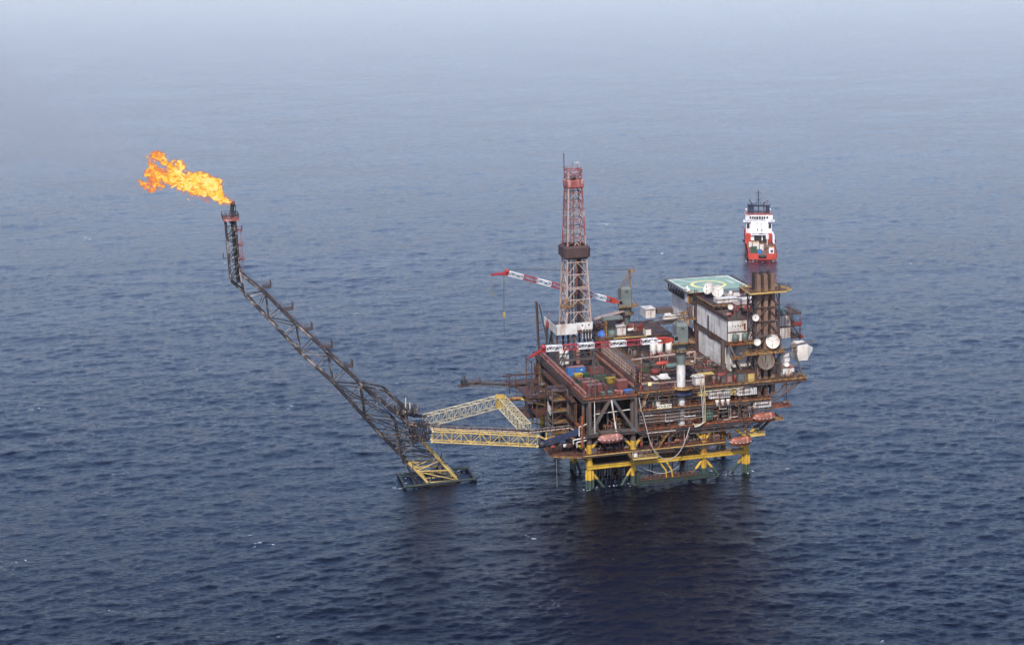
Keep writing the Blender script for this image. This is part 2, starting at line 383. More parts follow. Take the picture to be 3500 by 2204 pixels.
# braces that leave the water towards the legs
for (u, v, du, dv) in ((0, 0, 7.5, 0), (15.7, 0, -6.5, 0), (41.4, 0, -8, 0), (41.4, 0, 8.2, 0), (57, 0, -6.5, 3), (0, 21, 2.5, -6.5), (0, 21, -1, -9), (15.7, 21, 5, 0), (57, 21, -5, 0)):
    P('brace', MB().tube((u, v, 6.6), (u+du, v+dv, -3.6), .48, 10), 'leg')
for (u, v, du, dv) in ((0, 0, -8, 2), (0, 0, 4.2, 0), (15.7, 0, 5, 0), (15.7, 0, -5, 0), (41.4, 0, -5, 0), (41.4, 0, 5.5, 0), (57, 0, -7, 0), (57, 0, 7.5, 0)):
    P('brace', MB().tube((u+du*.12, v+dv*.12, 13.4), (u+du, v+dv, 18.3), .55, 10), 'leg')
# yellow plate girder and lowest walkway
def wg():
    b = MB(); b.box(-1, -1.5, 8.05, 57.6, -.9, 8.25); b.box(-1, -1.25, 7.2, 57.6, -1.15, 8.05); b.box(-1, -1.5, 7.05, 57.6, -.9, 7.2)
    for k in range(66):
        if k > 20: b.box(-.6+k*.88, -1.42, 7.2, -.52+k*.88, -1.25, 8.05)
    return b
P('walkway_girder', wg(), 'yellow_paint')
b = MB(); b.box(1, -.9, 8.0, 40, 18, 8.22)
for v in range(1, 18, 3): b.box(1, v, 7.5, 40, v+.25, 8.0)
P('walkway_floor', b, 'deck_plate')
b = MB(); b.box(40.2, -.9, 8.0, 57, 1.4, 8.2)
for u in range(41, 57, 2): b.box(u, -.9, 7.7, u+.15, 1.4, 8.0)
P('walkway_floor', b, 'ochre')
P('railing', MB().rail([(20, 1.6, 8.2), (40, 1.6, 8.2), (56, 1.6, 8.2)], t=.06), 'ochre')
b = MB(); b.tube((0, 21, 8), (57, 21, 8), .5, 8); b.tube((0, 42, 8), (57, 42, 8), .5, 8)
for u in UL: b.tube((u, 0, 8), (u, 62, 8), .45, 8)
P('jacket_frame', b, 'yellow_paint')
# boat landing
A = PV('R6', 1870, 1120, -3.2); A2 = PV('R7', 1040, 1040, -3.2)
u0, u1 = A.x, A2.x
b = MB(); b.box(u0, -3.4, .5, u1, -2.9, 2.0); b.box(u0, -3.6, 2.0, u1-6, -1.2, 2.12); b.tube((u0, -3.1, .6), (u1+2, -3.1, .6), .3, 8)
b.box(u0-.8, -3.2, .3, u0+.6, 0, 4.6)
P('boat_landing', b, 'jacket_green', label='dark green boat landing beam')
b = MB(); b.rail([(u0+.6, -3.4, 2.1), (u1-6, -3.4, 2.1)], h=1.4, gap=1.6, t=.1); P('railing', b, 'orange_rail')
b = MB()
for du in (0, 2.2):
    b.bar((26.5+du, -3.3, 2.2), (26.5+du*.9, -2.9, 4.6), .4); b.bar((26.5+du*.9, -2.9, 4.6), (24.8+du*1.1, -1.6, 7.2), .4)
P('landing_ladder', b, 'yellow_paint')
for k, u in enumerate((14.6, 23.6, 25.6, 31, 35)): P('riser', MB().tube((u, 3+k % 3*3, -4), (u, 3+k % 3*3, 12), .22, 8), 'grey_steel')
for k in range(14):
    u, v = 4+(k % 5)*3.1, 7+(k//5)*3.2
    P('conductor', MB().tube((u, v, -4), (u, v, 19), .42, 8), 'brown_steel', label='rusty well conductor pipe')

# --- decks
def deck(poly, z, m='deck_plate', name='deck', edge='dark_steel', th=.22, depth=.75, joist=3.2):
    b = MB(); b.prism(poly, z-th, z); d = P(name, b, m)
    e = MB(); n = len(poly); cx = sum(p[0] for p in poly)/n; cy = sum(p[1] for p in poly)/n
    for i in range(n):
        p, q = Vector((*poly[i], 0)), Vector((*poly[(i+1) % n], 0)); c = Vector((cx, cy, 0)); 
        p = p+(c-p).normalized()*.25; q = q+(c-q).normalized()*.25
        p.z = q.z = z-th-depth/2; e.bar(p, q, .3, depth); 
        for s_ in (-1, 1): 
            pp, qq = p.copy(), q.copy(); pp.z = qq.z = z-th-depth/2+s_*depth/2*.93; e.bar(pp, qq, .55, .09)
    xs = [p[0] for p in poly]; ys = [p[1] for p in poly]; u = min(xs)+joist
    while u < max(xs)-1:
        e.bar((u, min(ys)+.7, z-th-.4), (u, max(ys)-.7, z-th-.4), .3, .7); u += joist
    P('deck_beam', e, edge); return d
D1, D2, D3, D4 = 12.4, 19.5, 26.4, 32.7
deck([(-3.2, -2.2), (30, -2.2), (30, 40), (-3.2, 40)], D1, depth=.7)
deck([(-13, 1.5), (-3.3, -2.4), (-3.3, 12), (-13, 14)], D1+.02, edge='ochre', depth=.5)
deck([(30.1, -2.2), (48.5, -2.2), (48.5, 24), (30.1, 24)], D1+.01, depth=.7)
deck([(13.2, -7), (22.4, -7), (22.4, -2.3), (13.2, -2.3)], D1-1.2, depth=.5)
deck([(-3, -2), (60, -2), (60, 62), (-3, 62)], D2, depth=.9)
deck([(16.6, -2), (66, -2), (66, 62), (16.6, 62)], D3, depth=.8)
deck([(-3, 12), (16.4, 12), (16.4, 62), (-3, 62)], D3+.01, depth=1.2)
deck([(-2.8, -2.2), (16.6, -2.2), (16.6, 64), (-2.8, 64)], D4-.6, depth=1.2)
deck([(16.8, -2.2), (55.2, -2.2), (55.2, 68), (16.8, 68)], D4, depth=1.0)
deck([(55.3, -2.4), (79, -2.4), (79, 60), (55.3, 60)], D4+.01, depth=1.1)
# --- columns between the decks, front row and rows behind
for v in (-.6, 13, 30, 48, 60):
    for u in (-2.2, 15.8, 28.5, 41.4, 54.5, 64.5):
        z0 = D2 if (u > 60 and v > 0) else D1 if u < 50 else D2
        P('column', MB().bar((u, v, z0), (u, v, D4-.3), .75), 'grey_steel' if v < 0 else 'dark_steel')
for u0_, u1_, z0_, z1_ in ((28.5, 35, D1, D2), (41.4, 35, D1, D2), (28.5, 35, D3, D4-1.5), (41.4, 35, D3, D4-1.5), (41.4, 48, D2, D3-1), (54.5, 48, D2, D3-1), (16, 22, D2, D3-1), (28.5, 22, D2, D3-1)):
    P('diagonal', MB().bar((u0_, 1.2, z0_), (u1_, 1.2, z1_), .45), 'brown_steel')
# big truss of the open bay at the left end
a = D4-1.8
for p, q, w in (((6.9, -1.8, a), (.2, -1.8, D2+.6), .95), ((8.1, -1.8, a), (15.2, -1.8, D2+.6), .95), ((-.3, -1.9, D2), (-.3, -1.9, a), 1.0), ((16.1, -1.9, D2-.5), (16.1, -1.9, a), 1.0), ((-.6, -1.9, D2+.3), (16.4, -1.9, D2+.3), .9)):
    P('truss_member', MB().bar(p, q, w), 'grey_steel')
P('fender_post', MB().tube((7.4, -2.3, a), (8.9, -2.6, D2+.4), .28, 8), 'white_paint', label='rust streaked white post in the open bay')
P('fender_post', MB().tube((1.4, -2.3, a), (1.4, -2.3, D2+.4), .16, 8), 'white_paint')
P('duct', MB().box(3.1, 1, D3-4, 4.5, 2.4, D4-2), 'brown_steel'); P('vent_pipe', MB().tube((7.3, 2, D2), (7.3, 2, D2+7), .35, 8), 'grey_steel')
P('pipe', MB().pipe([(1.8, 0, D3-1.2), (2.4, 0, D3-.6), (16, 0, D3)], .18, 6), 'white_paint')
# right hand overhang: struts under the main deck
for v in (-1.5, 10, 25, 40, 55):
    P('cantilever_strut', MB().tube((77, v, D4-1.6), (66.5, v, D3-1.5), .38, 8), 'dark_steel')
    P('cantilever_strut', MB().tube((72, v, D4-1.8), (66, v, D3+.2), .3, 8), 'dark_steel')
    P('cantilever_strut', MB().tube((65.5, v, D3-1), (59, v, D2-.5), .35, 8), 'dark_steel')
b = MB()
for k in range(6): b.bar((71.2+k*.9, -1.4, D4-1.8), (69.2+k*.5, -1.2, D3+2.6-k*.3), .14); b.bar((71.2+k*.9, -1.4, D4-1.8), (70.2+k*.9, -1.3, D4-4.2+k*.2), .12)
P('pipe_bracket', b, 'grey_steel')
# railings with the orange paint of the walkways
def R(pts, m='orange_rail', **k): return P('railing', MB().rail(pts, **k), m)
R([(-13, 14, D1), (-13, 1.5, D1), (-3.3, -2.5, D1), (13, -2.3, D1)]); R([(13.2, -2.3, D1-1.2), (13.2, -7, D1-1.2), (22.4, -7, D1-1.2), (22.4, -2.3, D1-1.2)], 'cream_paint')
R([(22.6, -2.3, D1), (30, -2.3, D1), (48.5, -2.3, D1), (48.5, 6, D1)])
R([(16.8, -2.1, D2), (38, -2.1, D2), (60, -2.1, D2), (60, 14, D2)]); R([(17, -2.1, D3), (40, -2.1, D3), (66, -2.1, D3), (66, 14, D3)])
R([(-2.7, 20, D4-.6), (-2.7, -2.1, D4-.6), (16.5, -2.1, D4-.6)]); R([(17, -2.1, D4), (30, -2.1, D4)]); R([(36.5, -2.1, D4), (55, -2.1, D4)]); R([(55, -2.3, D4), (78.9, -2.3, D4), (78.9, 30, D4)], 'ochre')
R([(-2.9, 60, D2), (-2.9, 10, D2)]); R([(-2.9, 60, D3), (-2.9, 16, D3)])
def light_edge(a, b_, w=.25, m='ochre'): P('deck_edge', MB().bar(a, b_, w, w), m)
light_edge((-2.8, -2.35, D4-.75), (16.6, -2.35, D4-.75), .35, 'orange_rail'); light_edge((16.8, -2.35, D4-.2), (55.2, -2.35, D4-.2), .3, 'ochre'); light_edge((55.3, -2.55, D4-.15), (79.1, -2.55, D4-.15), .35, 'ochre')
light_edge((16.6, -2.2, D3-.15), (66, -2.2, D3-.15)); light_edge((16.6, -2.2, D2-.15), (60, -2.2, D2-.15), .25, 'orange_rail'); light_edge((-3, -2.4, D1-.15), (48.5, -2.4, D1-.15), .22, 'cream_paint'); light_edge((13.2, -7.1, D1-1.4), (22.4, -7.1, D1-1.4), .28, 'cream_paint')
# --- pipe runs along the front, rows under deck three and under the main deck
prng = random.Random(5)
cols = ['grey_steel', 'brown_steel', 'grey_steel', 'ochre', 'derrick_pink', 'dark_steel', 'grey_steel']
for k in range(78):
    z = prng.choice([D3-1.7-prng.random()*3.4, D4-2.2-prng.random()*2.6, D2-1.6-prng.random()*1.8, D1+3.5+prng.random()*2])
    a0 = prng.uniform(17, 46); a1 = min(64, a0+prng.uniform(5, 26)); v = prng.uniform(-1.9, 2.5)
    pts = [(a0, v, z-prng.choice([0, 2, 3])), (a0, v, z), (a1, v, z), (a1, v, z-prng.choice([0, 0, 2.5, 4]))]
    P('pipe', MB().pipe(pts, prng.choice([.07, .09, .12, .18])), prng.choice(cols))
for k in range(7):
    z = D3-1.9-k*.55; P('cable_tray', MB().box(17.4, -1.9, z, 34+k % 3*6, -1.3, z+.14), 'derrick_pink' if k % 2 else 'grey_steel')
for k in range(13):
    u = 17.5+k*3.6; P('hanger', MB().bar((u, -1.95, D3-5.4), (u, -1.95, D3-.4), .2), 'grey_steel')
for k in range(12):
    u = prng.uniform(30, 65); z = prng.choice([D2, D3, D1 if u < 48 else D2]); P('pipe', MB().pipe([(u, -1.2, z), (u, -1.2, z+5.5+prng.random()), (u+prng.uniform(-3, 3), 0, z+6.2)], prng.choice([.12, .18])), prng.choice(cols))
# white twin riser pipes that come over the main deck edge and drop to deck two
for k in range(3):
    o_ = k*.62; P('riser_pipe', MB().pipe([(36.2+o_, -1, D4+3.6+.3*k), (38.6+o_, -1, D4+3.6+.3*k), (39.6+o_, -1.4, D4+2.6+.2*k), (39.6+o_, -2.9, D4-2), (40.2+o_*.7, -2.9, D3-6), (39.2+o_*.7, -2.9, D3-7.1+.3*k), (37.2, -2.9, D3-7.6+.4*k), (36.8-.2*k, -2.9, D2+.6)], .12, 8), 'pale_truss' if k else 'white_paint')
P('riser_pipe', MB().pipe([(40.4, -2.6, D3-1), (41.2, -2.6, D4-1.6), (55, -2.9, D4-1.4)], .14, 8), 'pale_truss')
# left face: closely spaced caissons, ladders and sheeting between deck one and the main deck
for k in range(26):
    v = 3+k*2.2; z0 = prng.choice([D1, D2, D1+2]); P('caisson', MB().tube((-3.3-prng.random()*.5, v, z0), (-3.3-prng.random()*.5, v, D4-2.4-prng.random()*2), prng.choice([.14, .2, .3])), prng.choice(['brown_steel', 'brown_steel', 'dark_steel', 'grey_steel', 'ochre']))
P('side_sheeting', MB().box(-2.7, 6, D2, -2.6, 40, D3-1.2), 'brown_steel'); P('side_sheeting', MB().box(-2.7, 10, D3, -2.6, 44, D4-1.8), 'dark_steel')
P('side_beam', MB().bar((-3.4, -2, D2+2.5), (-3.4, 24, D2+3.2), .9, .7), 'orange_rail', label='rusty orange side beam')
P('corner_post', MB().bar((-3.2, -2.3, D1+3), (-3.2, -2.3, D3), .8), 'orange_rail', label='orange corner post')
P('pipe', MB().pipe([(-4.2, -2.5, D2), (-4.2, -2.5, D2+3.2), (-1.5, -2.5, D2+4)], .22, 8), 'white_paint')
P('pipe', MB().pipe([(-6.2, -2, D1+4.4), (-6.2, -2, D1+5.8), (-2, -2, D1+6.2)], .22, 8), 'white_paint'); P('pipe', MB().pipe([(-5, -2.3, D1+3.2), (-5, -2.3, D1+5), (-1.6, -2.3, D1+5.4)], .2, 8), 'white_paint')
# inner bulkheads that close off the view through the decks
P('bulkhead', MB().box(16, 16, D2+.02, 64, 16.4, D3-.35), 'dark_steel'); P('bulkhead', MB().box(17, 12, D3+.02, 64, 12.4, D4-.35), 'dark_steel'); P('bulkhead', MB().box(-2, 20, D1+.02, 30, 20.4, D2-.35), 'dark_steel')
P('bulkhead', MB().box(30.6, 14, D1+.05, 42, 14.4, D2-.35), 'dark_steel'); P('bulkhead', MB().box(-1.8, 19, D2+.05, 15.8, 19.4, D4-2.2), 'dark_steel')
# stairs between decks
for (p, q) in (((24, -1.8, D1), (29.5, -1.8, D2)), ((45, -1.7, D3), (50, -1.7, D4)), ((19, -.8, 8.2), (24, -.8, D1)), ((35, 1.5, 8.2), (40, 1.5, D1)), ((17.2, -3, D3), (20.5, -3, D4))):
    P('stairway', MB().stair(p, q), 'ochre')
# annex on the left face: two stair towers with landings, arm platforms
b = MB()
for (u, v) in ((-9.5, 12), (-4, 12), (-9.5, 18), (-4, 18)): b.bar((u, v, D1), (u, v, D4-1), .4)
for z in (16, 20, 24, 28, 31.5):
    for q in (((-9.5, 12), (-4, 12)), ((-4, 12), (-4, 18)), ((-9.5, 12), (-9.5, 18)), ((-9.5, 18), (-4, 18))): b.bar((*q[0], z), (*q[1], z), .3)
P('stair_tower', b, 'grey_steel')
for z in (16, 20, 24, 28): P('landing', MB().box(-9.3, 12.2, z, -4.2, 17.8, z+.15).rail([(-9.4, 12, z), (-4, 12, z)]), 'ochre'); P('stairway', MB().stair((-9, 13.5, z), (-4.5, 13.5, z+4)), 'brown_steel')
P('landing', MB().box(-9.3, 11.8, 31.5, -7, 18, 31.8), 'stained_band')
b = MB()
for z, u0_, v0_, v1_ in ((19, -12, 24, 40), (24, -14, 30, 46), (15, -16, 36, 50)):
    b.box(u0_, v0_, z, -3, v1_, z+.2); 
    for (u, v) in ((u0_, v0_), (u0_, v1_)): b.bar((u, v, z-4), (u, v, z+4.5), .3); b.bar((u, v, z-.2), (-3, v, z-4), .3)
P('side_platform', b, 'brown_steel')
for z, u0_, v0_, v1_ in ((19, -12, 24, 40), (24, -14, 30, 46), (15, -16, 36, 50)): R([(-3, v0_, z+.2), (u0_, v0_, z+.2), (u0_, v1_, z+.2)], 'brown_steel')
P('side_mast', MB().bar((-12, 30, 25), (-12, 30, 38), .35).bar((-12, 38, 25), (-12, 38, 38), .35).bar((-12, 30, 37), (-12, 38, 37), .3).bar((-12, 30, 31), (-12, 38, 37), .2), 'dark_steel')

# fine steelwork that fills the front between the decks
for k in range(60):
    u = prng.uniform(17, 63); z0, z1 = prng.choice([(D1, D2-1), (D2, D3-1), (D3, D4-1.2)]); 
    if z0 == D1 and u > 47: continue
    P('post', MB().bar((u, prng.uniform(-1.9, 4), z0), (u, prng.uniform(-1.5, 4), z1), prng.choice([.12, .18, .25])), prng.choice(['dark_steel', 'grey_steel', 'brown_steel', 'stained_band']))
for k in range(40):
    u = prng.uniform(17, 60); z0, z1 = prng.choice([(D1, D2-1), (D2, D3-1), (D3, D4-1.2)]); du = prng.choice([-1, 1])*prng.uniform(2, 5)
    if z0 == D1 and u > 44: continue
    P('knee_brace', MB().bar((u, prng.uniform(-1.5, 3), z0+prng.uniform(0, 3)), (u+du, prng.uniform(-1.5, 3), z1), prng.choice([.12, .2])), prng.choice(['dark_steel', 'grey_steel', 'ochre']))
for k in range(16):
    u = 18+k*3.7; P('outrigger', MB().bar((u, -2.9, D4-1.4), (u, -2.2, D4-1.0), .2).bar((u, -2.9, D4-1.4), (u, -2.9, D4-.4), .12).bar((u, -2.9, D4-1.4), (u, -1.6, D4-3), .15), 'grey_steel')
for z in (D4-1.7, D4-3.1, D3-1.1, D2-1.5, D1-1.3):
    P('edge_pipe', MB().tube((17, -2.5, z), (30 if z < D1 else 58, -2.5, z), .11), 'grey_steel'); P('edge_pipe', MB().tube((20, -2.2, z-.5), (46, -2.2, z-.5), .08), 'brown_steel')
for k in range(40):
    v = prng.uniform(2, 58); z = prng.uniform(D1+1, D4-2); 
    if k % 2: P('side_pipe', MB().tube((-3.6-prng.random(), v, z), (-3.6-prng.random(), v+prng.uniform(4, 16), z+prng.uniform(-.5, .5)), prng.choice([.08, .12, .2])), prng.choice(cols))
    else: P('side_brace', MB().bar((-3.4, v, z), (-3.4, v+prng.uniform(-5, 5), z+prng.uniform(-6, 6)), prng.choice([.15, .25])), prng.choice(['dark_steel', 'brown_steel', 'rust_top']))
for z in (D1+3.4, D2+3.3, D3+3): P('side_walkway', MB().box(-5, 4, z, -3, 46, z+.12).rail([(-5, 4, z+.1), (-5, 46, z+.1)], gap=2.4, t=.08), 'ochre' if z < D2 else 'brown_steel')

# low pipe runs, cable trays and small supports spread over the main deck
for k in range(75):
    u, v = prng.uniform(22, 53), prng.uniform(-1, 44); z = D4+prng.uniform(.3, 2.6); L_ = prng.uniform(3, 12); a = prng.random() < .6
    q = (min(54, u+L_), v, z) if a else (u, min(46, v+L_), z); r = prng.choice([.08, .12, .18]); b = MB(); b.pipe([(u, v, D4), (u, v, z), q, (q[0], q[1], D4)], r)
    P('deck_pipe', b, prng.choice(['dark_steel', 'brown_steel', 'grey_steel', 'stained_band', 'rust_top', 'signal_red', 'derrick_pink']))
for k in range(26):
    u, v = prng.uniform(22, 52), prng.uniform(1, 44); P('deck_frame', MB().bar((u, v, D4), (u, v, D4+prng.uniform(1.5, 4)), .2).bar((u+2, v, D4), (u+2, v, D4+1.6), .2).bar((u, v, D4+1.5), (u+2, v, D4+1.5), .2), prng.choice(['dark_steel', 'brown_steel', 'grey_steel']))

for k in range(95):
    z0, z1 = prng.choice([(D1, D2-1), (D2, D3-1), (D2, D3-1), (D3, D4-1)]); u = prng.uniform(17, 47 if z0 == D1 else 64); z = prng.uniform(z0+.8, z1); v = prng.uniform(-2.3, -.4); q = Vector((u, v, z)); b = MB()
    pts = [q]
    for s_ in range(prng.choice([2, 3, 4])):
        d = prng.choice([Vector((prng.uniform(1, 5), 0, 0)), Vector((-prng.uniform(1, 4), 0, 0)), Vector((0, 0, prng.uniform(.8, 2.5))), Vector((0, 0, -prng.uniform(.8, 2.5)))]); r_ = pts[-1]+d
        r_.z = min(z1+.3, max(z0+.3, r_.z)); r_.x = min(65, max(17, r_.x)); pts.append(r_)
    P('conduit', b.pipe(pts, prng.choice([.07, .1, .14])), prng.choice(['dark_steel', 'dark_steel', 'brown_steel', 'ochre', 'orange_rail', 'stained_band', 'clad_white']))
for k in range(60):
    u = prng.uniform(-2, 15) if k % 3 else prng.uniform(-12, -4); v = prng.uniform(.5, 9) if k % 3 else prng.uniform(13, 44); z = prng.choice([D1, D2]) if k % 3 else prng.choice([15, 19, 24])
    P('service_frame', MB().bar((u, v, z), (u, v, z+prng.uniform(2, 6)), .18).bar((u-prng.uniform(.5, 2), v, z+prng.uniform(1, 4)), (u+prng.uniform(.5, 2), v, z+prng.uniform(1, 4)), .16), prng.choice(['dark_steel', 'brown_steel', 'grey_steel', 'rust_top', 'ochre']))

# ================================================================ things on the main deck
# --- pipe deck beams left and right of the container bay
def skid(u, v0, v1, z, name, label, m1, m2, h=2.6, w=1.4):
    t = thing(name, label, 'girder', (u, v0, z)); b = MB(); b.box(u-w/2, v0, z+h-.3, u+w/2, v1, z+h); b.box(u-.15, v0, z+.3, u+.15, v1, z+h-.3); b.box(u-w/2, v0, z, u+w/2, v1, z+.3)
    b.build('beam', M[m1], t); b = MB(); k = v0+.8
    while k < v1: b.box(u-w/2+.05, k, z+.3, u+w/2-.05, k+.18, z+h-.3); k += 1.5
    b.build('web_slats', M[m2], t); return t
skid(-1.2, -.5, 58, D4-.6, 'skid_girder', 'long rust pink skid girder along the left edge of the container bay', 'rust_top', 'derrick_red', 1.7, 1.0)
skid(17.6, 3, 56, D4, 'skid_girder', 'dark skid girder along the right side of the container bay', 'brown_steel', 'rust_top', 2.4, 1.2)
t = thing('pipe_rack', 'rusty pipe rack wall with ochre top walkway, right of the container bay', 'pipe rack', (20.6, 8, D4)); b = MB()
for k in range(22): b.bar((19.6, 8+k*1.9, D4), (19.6, 8+k*1.9, D4+5.2), .28); b.bar((21.6, 8+k*1.9, D4), (21.6, 8+k*1.9, D4+5.2), .28)
for z in (1.5, 3, 4.2, 5.2): b.bar((19.6, 8, D4+z), (19.6, 48, D4+z), .25); b.bar((21.6, 8, D4+z), (21.6, 48, D4+z), .25)
b.build('rack_frame', M['derrick_pink'], t); MB().box(19.5, 8, D4+5.25, 21.8, 48, D4+5.4).build('walkway', M['stained_band'], t); MB().rail([(21.8, 8, D4+5.4), (21.8, 48, D4+5.4)]).build('railing', M['ochre'], t)
for k in range(9): MB().tube((20+k % 3*.5, 9, D4+.8+k//3*1.2), (20+k % 3*.5, 46, D4+.8+k//3*1.2), .2, 6).build('drill_pipe', M['brown_steel' if k % 2 else 'grey_steel'], t)
MB().bar((21.6, 7.9, D4), (21.6, 7.9, D4+6.4), .35).bar((19.6, 7.9, D4), (19.6, 7.9, D4+6.4), .3).bar((19.6, 7.9, D4+6.2), (21.6, 7.9, D4+6.2), .3).build('end_frame', M['orange_rail'], t)

# --- containers, skips, tanks
def container(c, size, col, top, name, label, cat, group, rot=0, detail=True):
    t = thing(name, label, cat, c, group); x, y, z = c; L, W, H = size
    b = MB(); b.box(x, y, z+.15, x+L, y+W, z+H-.08)
    n = int(L/.55)
    for i in range(n): u = x+.25+i*(L-.5)/max(1, n-1); b.box(u-.1, y-.06, z+.3, u+.1, y, z+H-.25)
    n = int(W/.5)
    for i in range(n): v = y+.2+i*(W-.4)/max(1, n-1); b.box(x-.05, v-.09, z+.3, x, v+.09, z+H-.25)
    b.build('body', M[col], t); b = MB()
    for u in (x-.08, x+L-.12):
        for v in (y-.09, y+W-.1): b.box(u, v, z, u+.2, v+.2, z+H)
    b.box(x-.08, y-.09, z, x+L+.08, y+.05, z+.2); b.box(x-.08, y-.09, z+H-.2, x+L+.08, y+.04, z+H-.01)
    b.build('frame', M[col], t); MB().box(x+.1, y+.1, z+H-.08, x+L-.1, y+W-.1, z+H+.04).build('roof', M[top], t); return t
def skip(c, size, col, name, label, group):
    t = thing(name, label, 'skip', c, group); x, y, z = c; L, W, H = size
    b = MB(); s_ = .35
    outer = [(x+s_, y+s_, z), (x+L-s_, y+s_, z), (x+L-s_, y+W-s_, z), (x+s_, y+W-s_, z)]; top = [(x, y, z+H), (x+L, y, z+H), (x+L, y+W, z+H), (x, y+W, z+H)]
    ins = [(x+.12, y+.12, z+H), (x+L-.12, y+.12, z+H), (x+L-.12, y+W-.12, z+H), (x+.12, y+W-.12, z+H)]; bot = [(p[0]*.96+(x+L/2)*.04, p[1]*.96+(y+W/2)*.04, z+.15) for p in outer]
    b.add(outer+top+ins+bot, [(0, 3, 2, 1)]+[(i, (i+1) % 4, 4+(i+1) % 4, 4+i) for i in range(4)]+[(4+i, 4+(i+1) % 4, 8+(i+1) % 4, 8+i) for i in range(4)]+[(8+i, 8+(i+1) % 4, 12+(i+1) % 4, 12+i) for i in range(4)]+[(12, 13, 14, 15)])
    b.build('body', M[col], t); b = MB(); b.box(x-.1, y-.1, z+H-.15, x+L+.1, y, z+H+.02); b.box(x-.1, y+W, z+H-.15, x+L+.1, y+W+.1, z+H+.02)
    for k in (.25, .75): b.box(x+L*k-.1, y-.12, z, x+L*k+.1, y-.01, z+H)
    b.build('rim', M[col], t); return t
GC = 'shipping containers in the container bay'
zc = D4-.56
t = container((.4, 26, zc), (6.2, 2.5, 3.1), 'blue_box', 'rust_top', 'shipping_container', 'blue container with small white mark and rusty pink top', 'container', GC)
MB().box(4.9, 25.88, zc+2.0, 5.7, 25.93, zc+2.12).bar((5.0, 25.9, zc+1.8), (5.3, 25.9, zc+2.5), .07).bar((5.3, 25.9, zc+2.5), (5.5, 25.9, zc+1.9), .07).build('mark', M['mark_white'], t)
container((.8, 3.4, zc), (6.8, 2.6, 2.7), 'red_box', 'rust_top', 'shipping_container', 'red brown container nearest the front railing, left of the lattice boom rest', 'container', GC)
container((.2, 7.0, zc), (6.0, 2.6, 2.9), 'red_box', 'rust_top', 'shipping_container', 'red brown container just behind the front one, its end dark red', 'container', GC)
container((-.1, 11.5, zc), (5.6, 2.5, 2.6), 'green_box', 'rust_top', 'shipping_container', 'dark green container with pale rust patches on its top', 'container', GC)
container((12.3, 6, zc), (3.6, 3.2, 2.6), 'red_box', 'rust_top', 'shipping_container', 'red container alone at the right end of the bay', 'container', GC)
container((7.6, 17.5, zc), (4.6, 2.3, 1.6), 'green_box', 'green_box', 'shipping_container', 'low green container behind the yellow skip', 'container', GC)
container((8.4, 26, zc), (5.2, 2.4, 2.2), 'red_box', 'red_box', 'shipping_container', 'dull red container right of the blue one', 'container', GC)
GS = 'open skips in the container bay'
skip((1.6, 22, zc), (3.1, 2.2, 1.6), 'yellow_box', 'cargo_skip', 'yellow skip in front of the blue container', GS)
skip((4.9, 22.4, zc), (2.4, 2.2, 1.5), 'green_box', 'cargo_skip', 'green skip beside the yellow one', GS)
skip((10.7, 13, zc), (3.6, 2.4, 1.7), 'yellow_box', 'cargo_skip', 'yellow skip alone in the middle right of the bay', GS)
skip((1.2, 18.5, zc), (2.6, 2, 1.2), 'red_box', 'cargo_skip', 'red skip low between the yellow skip and the green container', GS)
skip((4.4, -.6, zc), (4.2, 1.8, 1.1), 'tank_green', 'cargo_skip', 'grey green open tray at the front railing under the boom rest', GS)
skip((9.4, -.4, zc), (3.0, 1.6, 1.2), 'derrick_red', 'cargo_skip', 'faded red tray at the front railing right of the boom rest', GS)
skip((12.8, -.2, zc), (3.2, 1.7, 1.0), 'blue_box', 'cargo_skip', 'blue grey tray at the right end of the front railing', GS)
# --- boom rest
t = thing('boom_rest', 'tall grey lattice frame holding up the front crane boom', 'boom rest', (3.5, -2, D4-.6))
b = MB(); ap = (1.6, -1.4, 48.6); z0 = D4-.6
for p in ((.7, 1.2, z0), (1.9, -2.2, z0)): b.tube(p, ap, .2, 6)
for f in np.linspace(.08, .92, 9): b.tube(Vector((.7, 1.2, z0)).lerp(Vector(ap), f), Vector((1.9, -2.2, z0)).lerp(Vector(ap), f), .08, 5)
b.build('mast_leg', M['grey_steel'], t); b = MB()
A4 = [(6.0, -2.3, z0), (6.6, -2.3, z0), (6.6, -1.7, z0), (6.0, -1.7, z0)]; B4 = [(1.8, -1.7, 48), (2.1, -1.7, 48), (2.1, -1.2, 48), (1.8, -1.2, 48)]
b.truss4(A4, B4, 12, .1, .05); b.build('mast_leg', M['grey_steel'], t); MB().bar((.4, -1.6, 48.7), (3.2, -1.6, 48.7), .4).bar((1.2, -1.5, 41), (4.2, -1.5, 41), .2).build('crosshead', M['grey_steel'], t)

